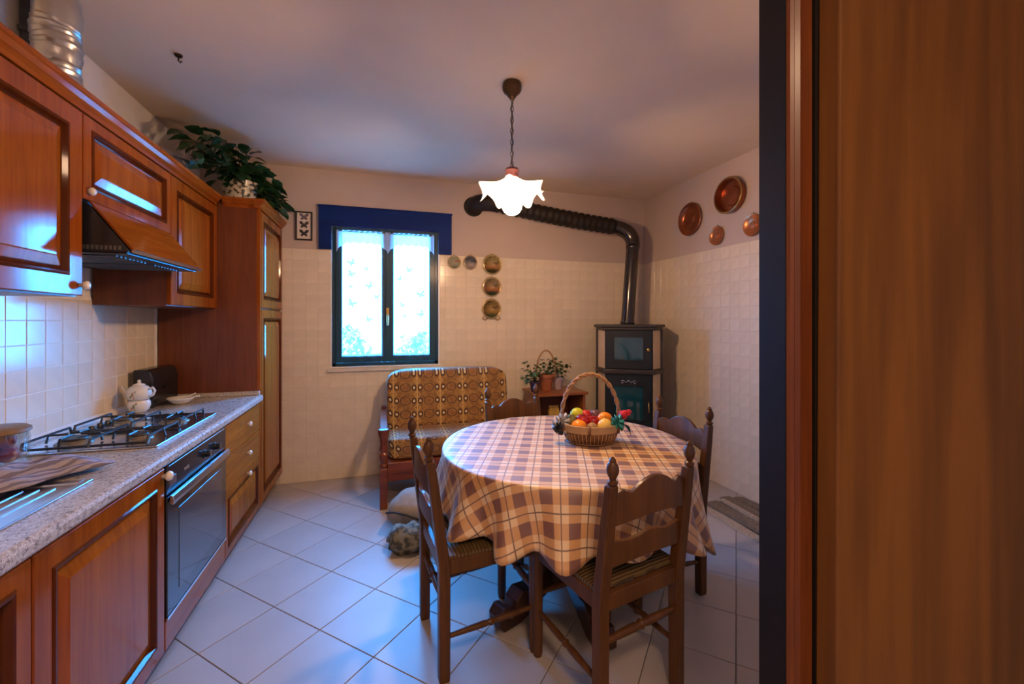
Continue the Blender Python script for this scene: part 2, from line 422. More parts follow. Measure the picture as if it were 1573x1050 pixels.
# ------------------------------------------------------------------ mesh tools
class MB:
    def __init__(s):
        s.v, s.f, s.uv = [], [], {}
    def add(s, vs_, fs):
        o = len(s.v)
        s.v += [tuple(q) for q in vs_]
        s.f += [tuple(i + o for i in f) for f in fs]
        return o
    def box(s, x0, x1, y0, y1, z0, z1):
        s.add([(x0, y0, z0), (x1, y0, z0), (x1, y1, z0), (x0, y1, z0), (x0, y0, z1), (x1, y0, z1), (x1, y1, z1), (x0, y1, z1)],
              [(0, 3, 2, 1), (4, 5, 6, 7), (0, 1, 5, 4), (1, 2, 6, 5), (2, 3, 7, 6), (3, 0, 4, 7)])
        return s
    def lathe(s, prof, n=24, c=(0, 0, 0), axis='z', caps=True):
        """prof: (radius, height) pairs turned about an axis; closed with caps where the radius is not zero."""
        rings = []
        for r, h in prof:
            ring = []
            for i in range(n):
                a = 2 * PI * i / n
                p = (r * math.cos(a), r * math.sin(a), h)
                if axis == 'x': p = (h, r * math.cos(a), r * math.sin(a))
                elif axis == '-x': p = (-h, r * math.cos(a), r * math.sin(a))
                elif axis == '-y': p = (r * math.cos(a), -h, r * math.sin(a))
                ring.append((p[0] + c[0], p[1] + c[1], p[2] + c[2]))
            rings.append(ring)
        vs_, fs = [p for r_ in rings for p in r_], []
        for k in range(len(rings) - 1):
            for i in range(n):
                j = (i + 1) % n
                fs.append((k * n + i, k * n + j, (k + 1) * n + j, (k + 1) * n + i))
        if caps:
            fs.append(tuple(range(n))[::-1])
            fs.append(tuple((len(rings) - 1) * n + i for i in range(n)))
        s.add(vs_, fs)
        return s
    def tube(s, pts, r, n=8, caps=True, closed=False):
        pts = [Vector(p) for p in pts]
        m = len(pts)
        rr = r if isinstance(r, (list, tuple)) else [r] * m
        up = None
        rings = []
        for i, p in enumerate(pts):
            if closed:
                t = (pts[(i + 1) % m] - pts[i - 1]).normalized()
            else:
                t = (pts[min(i + 1, m - 1)] - pts[max(i - 1, 0)]).normalized()
            if up is None:
                up = Vector((0, 0, 1)) if abs(t.z) < 0.9 else Vector((1, 0, 0))
            a = t.cross(up)
            if a.length < 1e-5:
                a = t.orthogonal()
            a.normalize()
            b = a.cross(t).normalized()
            up = b
            rings.append([p + a * (rr[i] * math.cos(2 * PI * k / n)) + b * (rr[i] * math.sin(2 * PI * k / n)) for k in range(n)])
        vs_, fs = [q for g in rings for q in g], []
        for i in range(m if closed else m - 1):
            i2 = (i + 1) % m
            for k in range(n):
                k2 = (k + 1) % n
                fs.append((i * n + k, i * n + k2, i2 * n + k2, i2 * n + k))
        if caps and not closed:
            fs.append(tuple(range(n))[::-1])
            fs.append(tuple((m - 1) * n + k for k in range(n)))
        s.add(vs_, fs)
        return s
    def prism(s, poly, d0, d1, plane='xz'):
        """poly extruded: plane xz -> along y, yz -> along x, xy -> along z."""
        n = len(poly)
        def P(a, b, d):
            return {'xz': (a, d, b), 'yz': (d, a, b), 'xy': (a, b, d)}[plane]
        vs_ = [P(a, b, d0) for a, b in poly] + [P(a, b, d1) for a, b in poly]
        fs = [tuple(range(n)), tuple(range(2 * n - 1, n - 1, -1))]
        for i in range(n):
            j = (i + 1) % n
            fs.append((i, n + i, n + j, j))
        s.add(vs_, fs)
        return s
    def slab_curve(s, top, bot, ypts, xs, th):
        """upright slat: for each x a top and bottom height and a y, with thickness th."""
        n = len(xs)
        vs_ = []
        for i in range(n):
            for dy in (0, th):
                vs_ += [(xs[i], ypts[i] + dy, bot[i]), (xs[i], ypts[i] + dy, top[i])]
        fs = []
        for i in range(n - 1):
            a, b = 4 * i, 4 * i + 4
            fs += [(a, b, b + 1, a + 1), (a + 2, a + 3, b + 3, b + 2), (a + 1, b + 1, b + 3, a + 3), (a, a + 2, b + 2, b)]
        fs += [(0, 1, 3, 2), (4 * n - 4, 4 * n - 2, 4 * n - 1, 4 * n - 3)]
        s.add(vs_, fs)
        return s
    def sphere(s, c, r, n=14, m=9, squash=(1, 1, 1), fn=None):
        prof = []
        vs_, fs = [], []
        for j in range(1, m):
            ph = PI * j / m
            for i in range(n):
                th = 2 * PI * i / n
                d = Vector((math.sin(ph) * math.cos(th), math.sin(ph) * math.sin(th), math.cos(ph)))
                k = fn(d) if fn else 1.0
                vs_.append((c[0] + d.x * r * squash[0] * k, c[1] + d.y * r * squash[1] * k, c[2] + d.z * r * squash[2] * k))
        for j in range(m - 2):
            for i in range(n):
                i2 = (i + 1) % n
                fs.append((j * n + i, (j + 1) * n + i, (j + 1) * n + i2, j * n + i2))
        t, b = len(vs_), len(vs_) + 1
        kt = fn(Vector((0, 0, 1))) if fn else 1.0
        kb = fn(Vector((0, 0, -1))) if fn else 1.0
        vs_ += [(c[0], c[1], c[2] + r * squash[2] * kt), (c[0], c[1], c[2] - r * squash[2] * kb)]
        for i in range(n):
            i2 = (i + 1) % n
            fs.append((t, i, i2))
            fs.append((b, (m - 2) * n + i2, (m - 2) * n + i))
        s.add(vs_, fs)
        return s
    def data(s, name):
        me = bpy.data.meshes.new(name)
        me.from_pydata(s.v, [], s.f)
        if s.uv:
            uvl = me.uv_layers.new(name='UVMap')
            for lp in me.loops:
                uvl.data[lp.index].uv = s.uv.get(lp.vertex_index, (0, 0))
        bm = bmesh.new()
        bm.from_mesh(me)
        bmesh.ops.recalc_face_normals(bm, faces=bm.faces)
        bm.to_mesh(me)
        bm.free()
        return me
    def build(s, name, mt, parent=None, smooth=False, bevel=0.0, world=False, loc=None, rot=None, sub=0, solid=0.0):
        me = s.data(name)
        me.materials.append(M[mt])
        return place(me, name, parent, smooth, bevel, world, loc, rot, sub, solid)

def place(me, name, parent=None, smooth=False, bevel=0.0, world=False, loc=None, rot=None, sub=0, solid=0.0):
    o = bpy.data.objects.new(name, me)
    COL.objects.link(o)
    if smooth:
        me.shade_smooth() if hasattr(me, 'shade_smooth') else None
        if smooth == 'auto':
            bm = bmesh.new(); bm.from_mesh(me)
            for e in bm.edges:
                if len(e.link_faces) == 2 and e.calc_face_angle(0) > R(38):
                    e.smooth = False
            bm.to_mesh(me); bm.free()
    if solid:
        md = o.modifiers.new('solid', 'SOLIDIFY'); md.thickness = solid; md.offset = 0
    if bevel:
        md = o.modifiers.new('bevel', 'BEVEL'); md.width = bevel; md.segments = 2; md.limit_method = 'ANGLE'; md.angle_limit = R(40)
    if sub:
        md = o.modifiers.new('sub', 'SUBSURF'); md.levels = md.render_levels = sub
    if loc: o.location = loc
    if rot: o.rotation_euler = rot
    if parent:
        o.parent = parent
        if world:
            q = parent
            off = Vector((0, 0, 0))
            while q:
                off += q.location
                q = q.parent
            o.location = -off
    return o

def tag(o, label, cat=None, group=None, kind=None):
    if label: o['label'] = label
    if cat: o['category'] = cat
    if group: o['group'] = group
    if kind: o['kind'] = kind
    return o
def thing(name, label, cat, loc=(0, 0, 0), rz=0.0, group=None):
    o = bpy.data.objects.new(name, None)
    COL.objects.link(o)
    o.location = loc
    o.rotation_euler = (0, 0, rz)
    o.empty_display_size = 0.1
    return tag(o, label, cat, group)
def struct(o, label=None):
    o['kind'] = 'structure'
    if label: o['label'] = label
    return o
def copy_tree(o, parent=None):
    c = o.copy()
    COL.objects.link(c)
    if parent: c.parent = parent
    for ch in list(o.children):
        copy_tree(ch, c)
    return c
def box(name, mt, dims, parent=None, bevel=0.0, world=True):
    return MB().box(*dims).build(name, mt, parent, bevel=bevel, world=world)

# ------------------------------------------------------------------ room shell
XL, XR, YB, H = -1.40, 2.74, 4.02, 2.70
YF0, YF1 = 0.675, 0.735             # wall beside the doorway (right)
YH = -1.7                           # end of the hall behind the camera
WX0, WX1, WZ0, WZ1 = -0.412, 0.511, 0.98, 2.21   # window opening

fl = struct(box('floor', 'floor_grout', (XL - .1, XR + .1, YH - .1, YB + .1, -0.12, -0.012)), 'pale beige tiled floor laid on the diagonal')
struct(box('ceiling', 'ceiling', (XL - .1, XR + .1, YH - .1, YB + .1, H, H + 0.12)), 'plain plaster ceiling')
wl = struct(box('wall_left', 'grout', (XL - 0.1, XL, YH - .1, YB + .1, -0.012, H)), 'left wall behind the kitchen units')
wr = struct(box('wall_right', 'plaster', (XR, XR + 0.1, YH - .1, YB + .1, -0.012, H)), 'right wall, tiled below and plastered above')
b = MB()
b.box(XL, WX0, YB, YB + 0.26, -0.012, H); b.box(WX1, XR, YB, YB + 0.26, -0.012, H)
b.box(WX0, WX1, YB, YB + 0.26, -0.012, WZ0); b.box(WX0, WX1, YB, YB + 0.26, WZ1, H)
wb = struct(b.build('wall_back', 'plaster'), 'back wall with the window, tiled below and plastered above')
wf = struct(box('wall_front', 'plaster', (0.80 + 0.05, XR, YF0 + 0.012, YF1, -0.012, H)), 'wall beside the doorway')
struct(box('wall_hall', 'hall', (XL, XR, YH - 0.1, YH, -0.012, H)), 'end wall of the hall')

# tiles: one shared mesh per size
def tile_mesh(name, w, h, th, ch, axis, mt):
    """chamfered tile centred on its front face, facing +x / -x / -y / +z"""
    a, c = w / 2, h / 2
    fr = [(-a + ch, -c + ch, 0), (a - ch, -c + ch, 0), (a - ch, c - ch, 0), (-a + ch, c - ch, 0)]
    md = [(-a, -c, -ch), (a, -c, -ch), (a, c, -ch), (-a, c, -ch)]
    bk = [(-a, -c, -th), (a, -c, -th), (a, c, -th), (-a, c, -th)]
    def mp(p):
        u, v, n = p
        return {'+x': (n, u, v), '-x': (-n, -u, v), '-y': (u, -n, v), '+z': (u, v, n)}[axis]
    m = MB()
    fs = [(0, 1, 2, 3)]
    for i in range(4):
        j = (i + 1) % 4
        fs += [(4 + i, 4 + j, j, i), (8 + i, 8 + j, 4 + j, 4 + i)]
    m.add([mp(p) for p in fr + md + bk], fs)
    return m, mt
def wall_tiles(parent, m_mt, centres, limit=300, key=None):
    m, mt = m_mt
    me = m.data('tile'); me.materials.append(M[mt])
    centres = sorted(centres, key=key) if key else centres
    for c in centres[:limit]:
        o = bpy.data.objects.new('tile', me)
        o.parent = parent
        o.location = (c[0], c[1], c[2])
        COL.objects.link(o)
    rest = centres[limit:]
    if rest:
        g = MB()
        for c in rest:
            g.add([(p[0] + c[0], p[1] + c[1], p[2] + c[2]) for p in m.v], m.f)
        o = g.build('tile_field', mt, parent)
        o['kind'] = 'stuff'
TP, TW = 0.1, 0.0972
rnd = random.Random(3)
def jit(): return rnd.uniform(-0.0006, 0.0006)
cen = []
for i in range(36):
    for j in range(20):
        x, z = XL + 0.6 + 0.025 + TP * (i), 0.05 + TP * j
        if x > XR - 0.02: continue
        if WX0 - 0.040 < x < WX1 + 0.040 and z > WZ0 - 0.06: continue
        cen.append((min(x, XR - 0.05), YB - 0.006 + jit(), z))
for wd, ht, spots in ((0.0455, TW, [(0.5505, 1.05 + TP * j) for j in range(10)]), (TW, 0.030, [(-0.375 + TP * i, 0.9165) for i in range(10)])):
    m_, mt_ = tile_mesh('t', wd, ht, 0.0065, 0.0016, '-y', 'tile')
    me_ = m_.data('cut_tile'); me_.materials.append(M['tile'])
    for (x, z) in spots:
        o = bpy.data.objects.new('cut_tile', me_); o.parent = wb; o.location = (x, YB - 0.006, z); COL.objects.link(o)
def seen_back(c):
    hid = 0
    if 0.02 < c[0] < 1.12 and c[2] < 0.95: hid = 3
    if c[0] > 1.2 and c[2] < 0.7: hid = 3
    return hid + abs(c[0] - 0.9) * 0.3 + abs(c[2] - 1.6)
wall_tiles(wb, tile_mesh('t', TW, TW, 0.0065, 0.0016, '-y', 'tile'), cen, key=seen_back)
cen = [(XL + 0.006 + jit(), 0.55 + 0.1035 * i, 0.925 + 0.1017 * j) for i in range(27) for j in range(6)]
cen = [c for c in cen if c[1] < 3.28]
wall_tiles(wl, tile_mesh('t', 0.1010, 0.0992, 0.0065, 0.0016, '+x', 'tile'), cen)
cen = [(XR - 0.006 + jit(), YB - 0.06 - TP * i, 0.05 + TP * j) for i in range(32) for j in range(20)]
wall_tiles(wr, tile_mesh('t', TW, TW, 0.0065, 0.0016, '-x', 'tile'), cen, key=lambda c: (-c[1] if c[1] > 2.4 else 5))
# upper plaster sits behind; grout sheet behind tiles
b = MB()
y0, y1 = YB - 0.0035, YB - 0.0005
b.box(XL + 0.55, WX0, y0, y1, 0, 2.0); b.box(WX1, XR - 0.001, y0, y1, 0, 2.0); b.box(WX0, WX1, y0, y1, 0, WZ0 - 0.02)
b.build('grout_bed', 'grout_cream', wb)
MB().box(XL + 0.0005, XL + 0.0042, 0.5, 3.329, 0.87, 1.50).build('grout_bed', 'grout', wl)
MB().box(XR - 0.0035, XR - 0.0005, YF1 + 0.001, YB - 0.001, 0, 2.0).build('grout_bed', 'grout_cream', wr)

# floor tiles on the diagonal
FS, FP = 0.3255, 0.329
cen = []
ctr = Vector((-0.03, 2.07))
d1, d2 = Vector((1, 1)).normalized(), Vector((-1, 1)).normalized()
m, mt = tile_mesh('t', FS, FS, 0.011, 0.0015, '+z', 'floor_tile')
me_ft = m.data('tile'); me_ft.materials.append(M['floor_tile'])
for i in range(-18, 19):
    for j in range(-18, 19):
        p = ctr + d1 * (FP * i) + d2 * (FP * j)
        if XL - 0.15 < p.x < XR + 0.15 and -1.0 < p.y < YB + 0.15:
            o = bpy.data.objects.new('tile', me_ft)
            o.location = (p.x, p.y, 0.0 + rnd.uniform(-0.0004, 0.0004))
            o.rotation_euler = (0, 0, R(45))
            o.parent = fl
            COL.objects.link(o)

# ------------------------------------------------------------------ doorway on the right: jamb, casing, open door leaf
tr = struct(box('trim_1', 'jamb', (0.80, 0.85, YF0, YF1 + 0.004, 0, H)), 'dark door jamb')
b = MB()
b.prism([(0.803, YF0), (0.806, YF0 - 0.006), (0.812, YF0 - 0.010), (0.818, YF0 - 0.006), (0.826, YF0 - 0.012), (0.858, YF0 - 0.012), (0.862, YF0 - 0.008), (0.862, YF0)], 0, H, 'xy')
struct(b.build('trim_2', 'casing_wood'), 'reddish wooden door casing')
dl = thing('door_1', None, None, (0.863, YF0 - 0.012, 0.006))
dl['kind'] = 'structure'
dl['label'] = 'large plain walnut veneer door leaf opened flat beside the jamb'
o = MB().box(0.0, 0.86, -0.045, 0.0, 0, 2.4).build('panel', 'door_wood', dl, bevel=0.004)
o.rotation_euler = (0, R(0.35), 0)
o = MB().box(0.004, 0.85, 0.0, 0.008, 0, 2.4).build('back_board', 'jamb', dl)

# ------------------------------------------------------------------ window
w1 = struct(thing('window_1', 'two sash window with dark backlight-tinted frame and sheer curtains', None, (0.05, YB, WZ0)))
b = MB()
t = 0.012
for x0, x1, z0, z1 in ((WX0 - t, WX0, WZ0 - t, WZ1), (WX1, WX1 + t, WZ0 - t, WZ1), (WX0, WX1, WZ0 - t, WZ0)):
    b.box(x0, x1, YB - 0.009, YB + 0.05, z0, z1)
b.build('lining', 'white_trim', w1, world=True)
fx0, fx1, fz0, fz1, fy0, fy1 = WX0 + 0.004, WX1 - 0.004, WZ0 + 0.003, WZ1 + 0.18, YB - 0.004, YB + 0.045
FZT = WZ1
b = MB()
b.box(fx0, fx0 + 0.03, fy0, fy1, fz0, FZT); b.box(fx1 - 0.03, fx1, fy0, fy1, fz0, FZT); b.box(fx0, fx1, fy0, fy1, fz0, fz0 + 0.028)
b.build('window_frame', 'frame', w1, world=True, bevel=0.003)
# the sashes run up behind the pelmet
mx = 0.056
def sash(x0, x1):
    f = bpy.data.objects.new('sash', None); COL.objects.link(f); f.parent = w1
    q = MB()
    z0, z1, a, c = fz0 + 0.03, FZT - 0.002, 0.052, 0.062
    y0, y1 = fy0 - 0.014, fy1 - 0.012
    q.box(x0, x0 + a, y0, y1, z0, z1); q.box(x1 - a, x1, y0, y1, z0, z1)
    q.box(x0 + a, x1 - a, y0, y1, z0, z0 + c)
    q.box(x0 + a, x1 - a, y0, y1, z1 - 0.03, z1)
    q.build('sash_frame', 'frame', f, world=True, bevel=0.004)
    MB().box(x0 + a - 0.004, x1 - a + 0.004, YB + 0.008, YB + 0.012, z0 + c - 0.004, z1 - 0.026).build('pane', 'pane', f, world=True)
    return f
sash(fx0 + 0.028, mx - 0.002)
sash(mx + 0.002, fx1 - 0.028)
MB().box(mx - 0.018, mx + 0.018, fy0 - 0.022, fy0 - 0.0145, fz0 + 0.032, FZT - 0.004).build('meeting_bead', 'frame', w1, world=True, bevel=0.003)
h = MB()
h.box(mx - 0.012, mx + 0.012, fy0 - 0.030, fy0 - 0.0225, 1.36, 1.50)
h.tube([(mx, fy0 - 0.026, 1.44), (mx, fy0 - 0.052, 1.44), (mx, fy0 - 0.055, 1.42), (mx, fy0 - 0.055, 1.34)], 0.008, 8)
h.build('window_handle', 'brass', w1, world=True, smooth='auto')
struct(MB().box(-0.449, 0.555, YB - 0.03, YB - 0.0, WZ0 - 0.045, WZ0 - 0.014).build('trim_3', 'marble', bevel=0.004), 'narrow marble sill under the window')
# pelmet box above the window
pm = thing('pelmet', 'dark wooden pelmet box, blue backlight tint in its colour, mounted over the window', 'pelmet', (0.06, YB, 2.0))
b = MB(); px0, px1, pz0, pz1 = -0.516, 0.633, 2.005, 2.375
b.box(px0, px1, YB - 0.034, YB - 0.001, 2.212, pz1)
b.box(px0, -0.4125, YB - 0.034, YB - 0.010, pz0, 2.212); b.box(0.512, px1, YB - 0.034, YB - 0.010, pz0, 2.212)
b.build('front_board', 'pelmet', pm, world=True)
MB().box(px0 - 0.006, px1 + 0.006, YB - 0.042, YB - 0.001, pz1, pz1 + 0.012).build('top_moulding', 'pelmet', pm, world=True)

# sheer curtains, lace valances, printed butterflies
def drape(name, mt, x0, x1, z0, z1, y, amp, k, parent=None, hem=None, top=None, nx=60, nz=14, ph=0.0, lbl=None):
    g = MB()
    vs_, fs = [], []
    for j in range(nz + 1):
        f = j / nz
        for i in range(nx + 1):
            u = i / nx
            x = x0 + (x1 - x0) * u
            zt = z1 + (top(u) if top else 0)
            zb = z0 + (hem(u) if hem else 0)
            z = zb + (zt - zb) * f
            vs_.append((x, y + amp * math.sin(k * u * 2 * PI + ph) * (1 - 0.35 * f), z))
    for j in range(nz):
        for i in range(nx):
            a = j * (nx + 1) + i
            fs.append((a, a + 1, a + nx + 2, a + nx + 1))
    g.add(vs_, fs)
    return g.build(name, mt, parent, smooth=True)

def butterfly(s=1.0):
    out = []
    wing = [(0, 0.1), (0.35, 0.75), (0.95, 0.85), (0.9, 0.25), (0.45, 0.0), (0.7, -0.35), (0.5, -0.8), (0.15, -0.45), (0, -0.3)]
    out.append([(a * s, b_ * s) for a, b_ in wing])
    out.append([(-a * s, b_ * s) for a, b_ in wing])
    return out
def butterfly_mb(s, y=0.0, th=0.0006):
    g = MB()
    for poly in butterfly(s):
        g.prism(poly, y, y + th, 'xz')
    g.prism([(-0.06 * s, -0.5 * s), (0.06 * s, -0.5 * s), (0.05 * s, 0.5 * s), (-0.05 * s, 0.5 * s)], y - th, y + th, 'xz')
    return g
cy = YB - 0.0235
for side, (x0, x1) in enumerate(((-0.335, 0.020), (0.096, 0.430))):
    c = thing('sheer_curtain', ('sheer white voile curtain on the left window sash, printed with blue butterflies',
                                'sheer white voile curtain on the right window sash, printed with blue butterflies')[side],
              'curtain', ((x0 + x1) / 2, cy, 1.065), 0, 'sheer window curtains')
    w = (x1 - x0) / 2
    drape('voile', 'sheer', -w + 0.004, w - 0.004, 0.0, 1.12, 0, 0.0018, 4.0, c)
    spots = [[(-.09, .83, .034), (-.095, .73, .034), (.03, .78, .022), (.06, .63, .034), (.12, .53, .026), (-.09, .47, .040), (.05, .33, .030), (-.03, .14, .034), (-.10, .62, .018), (.06, .06, .02)],
             [(-.02, .78, .030), (-.10, .70, .024), (.09, .56, .038), (-.08, .46, .026), (.09, .38, .036), (-.06, .36, .020), (.04, .10, .044), (-.08, .17, .022), (.12, .2, .02)]][side]
    for (bx, bz, bs) in spots:
        o = butterfly_mb(bs).build('butterfly_print', 'print', c)
        o.location = (bx, -0.0042, bz)
        o.rotation_euler = (0, rnd.uniform(-0.7, 0.7), 0)
    g = MB()
    for i in range(16):
        bx = -w + 0.02 + (2 * w - 0.04) * i / 15
        hh = rnd.uniform(.10, .30) if side == 0 else rnd.uniform(.04, .14)
        g.prism([(bx - 0.0025, 0.01), (bx + 0.0025, 0.01), (bx + 0.004, hh)], -0.0046, -0.0040, 'xz')
    o = g.build('grass_print', 'print', c); o['kind'] = 'stuff'
    v = thing('lace_valance', ('short white gathered lace valance over the left window sash', 'short white gathered lace valance over the right window sash')[side],
              'valance', ((x0 + x1) / 2, YB - 0.042, 1.98), 0, 'lace window valances')
    W2 = w + 0.038
    edge = lambda u: 0.088 - 0.088 * (abs(2 * u - 1) ** 5) + 0.006 * math.sin(u * 40)
    drape('lace', 'lace', -W2, W2, 0.0, 0.19, 0, 0.006, 9, v, hem=edge, top=lambda u: 0.008 * math.sin(u * 60), nx=110, nz=8)
    g = MB().tube([(-W2 - 0.005, 0.004, 0.185), (W2 + 0.005, 0.004, 0.185)], 0.004, 8)
    g.build('curtain_rod', 'brass', v, smooth=True)

# garden beyond the window
struct(box('ground_outside', 'grass', (-30, 32, YB + 1.5, 60, -3.1, -3.0)), 'lawn outside the window')
def leaf_mb(l=0.06, w=0.035, fold=0.25):
    g = MB()
    v_ = [(0, 0, 0)]
    st = [(0.2, 0.7, .03), (0.45, 1.0, .06), (0.75, 0.62, .03)]
    fs = []
    g.v += [(0, 0, 0)]
    for t_, ww, dz in st:
        g.v += [(-w * ww / 2, l * t_, w * fold * ww), (0, l * t_, dz * l), (w * ww / 2, l * t_, w * fold * ww)]
    g.v += [(0, l, -0.02 * l)]
    g.f += [(0, 2, 1), (0, 3, 2), (1, 2, 5, 4), (2, 3, 6, 5), (4, 5, 8, 7), (5, 6, 9, 8), (7, 8, 10), (8, 9, 10)]
    return g
def garden_tree(loc, h, r, lbl):
    t_ = thing('garden_tree', lbl, 'tree', loc)
    MB().tube([(0, 0, 0), (0.05, 0, h * 0.4), (0, 0.05, h * 0.8)], [0.12, 0.09, 0.05], 8).build('trunk', 'bark', t_, smooth=True)
    g = MB()
    lf = leaf_mb(0.32, 0.2)
    rr = random.Random(int(h * 100))
    for i in range(900):
        d = Vector((rr.gauss(0, 1), rr.gauss(0, 1), rr.gauss(0, 1))).normalized() * (r * rr.uniform(0.5, 1) ** 0.5)
        mt_ = Matrix.Translation((d.x, d.y, h * 0.65 + d.z * 0.9)) @ Matrix.Rotation(rr.uniform(0, 6.28), 4, 'Z') @ Matrix.Rotation(rr.uniform(-1, 1), 4, 'X')
        g.add([mt_ @ Vector(p) for p in lf.v], lf.f)
    o = g.build('crown', 'tree_leaf', t_); o['kind'] = 'stuff'
garden_tree((-2.2, 17.0, -3.0), 4.3, 1.9, 'bushy green tree outside, seen through the left sash')
garden_tree((2.4, 19.0, -3.0), 3.7, 1.9, 'low green tree outside, seen through the right sash')

# ------------------------------------------------------------------ kitchen run on the left wall
FX = -0.802          # plane of the base fronts
UX = -1.058          # plane of the upper fronts
KY = [0.62, 1.318, 1.972, 2.640, 3.322]
PLZ = 0.085
def ring_front(X, y0, y1, z0, z1, rings, depth, mt='cherry'):
    """door front facing +x: nested rectangles (inset, dx) from the edge inwards, with sides and back"""
    g = MB()
    vs_, fs = [], []
    rs = [(0.0, -depth)] + rings
    for ins, dx in rs:
        vs_ += [(X + dx, y0 + ins, z0 + ins), (X + dx, y1 - ins, z0 + ins), (X + dx, y1 - ins, z1 - ins), (X + dx, y0 + ins, z1 - ins)]
    for k in range(len(rs) - 1):
        for i in range(4):
            j = (i + 1) % 4
            fs.append((4 * k + i, 4 * k + j, 4 * k + 4 + j, 4 * k + 4 + i))
    fs.append((3, 2, 1, 0))
    n = 4 * (len(rs) - 1)
    fs.append((n, n + 1, n + 2, n + 3))
    g.add(vs_, fs)
    return g
def knob(parent, X, y, z, mt='porcelain', s=1.0):
    g = MB().lathe([(0.007 * s, -0.002), (0.007 * s, 0.008 * s), (0.014 * s, 0.013 * s), (0.0165 * s, 0.020 * s), (0.013 * s, 0.027 * s), (0.004 * s, 0.030 * s)], 14, (X, y, z), 'x')
    return g.build('knob', mt, parent, smooth=True, world=True)
def panel_door(parent, X, y0, y1, z0, z1, name='door', fr=0.062, mt='cherry', panel=True):
    """framed door with a moulded groove; the raised panel is a sub-part"""
    rail = 'cherry_rail' if mt == 'cherry' else mt
    f = ring_front(X, y0, y1, z0, z1, [(0.0, -0.003), (0.003, 0.0), (fr - 0.016, 0.0), (fr - 0.016, -0.0185)], 0.020, rail).build(name, rail, parent, world=True)
    e = fr - 0.0158
    ring_front(X, y0 + e, y1 - e, z0 + e, z1 - e, [(0.0, 0.0006), (0.006, 0.0045), (0.013, 0.0035), (0.020, -0.010), (0.028, -0.0165)], 0.0183).build('moulding', 'moulding', f, world=True)  # moulding ring in the darkened wood: groove shade painted on
    if panel:
        e = fr + 0.011
        ring_front(X, y0 + e, y1 - e, z0 + e, z1 - e, [(0.0, -0.0160), (0.003, -0.009), (0.034, -0.001), (0.038, 0.0008)], 0.0163, mt).build('panel', mt, f, world=True)
    return f
def carcass(parent, x0, x1, y0, y1, z0, z1, mt='cherry_dark', bevel=0.0):
    return MB().box(x0, x1, y0, y1, z0, z1).build('carcass', mt, parent, world=True, bevel=bevel)

BZ0, BZ1 = 0.095, 0.815
def base(name, lbl, cat, y0, y1):
    return thing(name, lbl, cat, (XL + 0.3, (y0 + y1) / 2, PLZ + 0.002))
u = base('base_cabinet', 'cherry base cabinet cut off by the picture edge, under the sink', 'cabinet', KY[0], KY[1])
carcass(u, XL + 0.01, FX - 0.021, KY[0], KY[1] - 0.002, PLZ + 0.002, BZ1)
panel_door(u, FX, KY[0] + 0.002, KY[1] - 0.003, BZ0, BZ1 - 0.004)
u = base('base_cabinet', 'cherry base cabinet with one tall panelled door, left of the oven', 'cabinet', KY[1], KY[2])
carcass(u, XL + 0.01, FX - 0.021, KY[1] + 0.001, KY[2] - 0.002, PLZ + 0.002, BZ1)
d = panel_door(u, FX, KY[1] + 0.003, KY[2] - 0.003, BZ0, BZ1 - 0.004, fr=0.075)
k_ = knob(d, FX, KY[2] - 0.020, 0.785, s=1.15)
k_['label'] = 'white porcelain knob'
# oven
ov = base('built_in_oven', 'black glass built-in oven with a bright steel handle, under the hob', 'oven', KY[2], KY[3])
carcass(ov, XL + 0.01, FX - 0.021, KY[2] + 0.001, KY[3] - 0.001, PLZ + 0.002, 0.822, 'black_enamel')
oy0, oy1 = KY[2] + 0.006, KY[3] - 0.006
MB().box(FX - 0.02, FX + 0.003, oy0, oy1, 0.700, 0.822).build('control_panel', 'black_enamel', ov, world=True, bevel=0.002)
MB().box(FX + 0.003, FX + 0.0045, oy0 + 0.02, oy1 - 0.02, 0.806, 0.8095).build('trim_line', 'chrome', ov, world=True)
dr = MB().box(FX - 0.02, FX + 0.006, oy0, oy1, 0.225, 0.690).build('oven_door', 'black_glass', ov, world=True, bevel=0.003)
MB().box(FX + 0.006, FX + 0.0075, oy0 + 0.10, oy1 - 0.07, 0.285, 0.615).build('oven_window', 'oven_window', dr, world=True)
g = MB()
g.prism([(FX + 0.012, 0.664), (FX + 0.024, 0.660), (FX + 0.027, 0.676), (FX + 0.022, 0.696), (FX + 0.012, 0.698)], oy0 + 0.004, oy1 - 0.004, 'xz')
for yy in (oy0 + 0.05, oy1 - 0.05):
    g.box(FX + 0.004, FX + 0.014, yy - 0.008, yy + 0.008, 0.672, 0.688)
g.build('handle', 'steel', dr, world=True, bevel=0.002)
MB().box(FX - 0.02, FX + 0.007, oy0, oy1, 0.212, 0.223).build('bottom_strip', 'chrome', ov, world=True)
MB().box(FX - 0.021, FX, oy0, oy1, BZ0, 0.208).build('bottom_panel', 'cherry_h', ov, world=True, bevel=0.002)
for yy in (2.352, 2.478):
    g = MB().lathe([(0.020, 0.002), (0.020, 0.006), (0.015, 0.008), (0.014, 0.026), (0.012, 0.028)], 16, (FX, yy, 0.752), 'x')
    q = g.build('control_knob', 'black_enamel', ov, world=True, smooth='auto')
    MB().box(FX + 0.0275, FX + 0.0295, yy - 0.003, yy + 0.003, 0.742, 0.768).build('pointer', 'steel', q, world=True)
g = MB()
for k in range(3): g.lathe([(0.007, 0.002), (0.006, 0.005)], 10, (FX, 2.14 + k * 0.016, 0.752), 'x')
g.build('indicator_dots', 'burner', ov, world=True)
MB().box(FX + 0.003, FX + 0.0042, 2.000, 2.060, 0.728, 0.760).build('rating_plate', 'steel', ov, world=True)
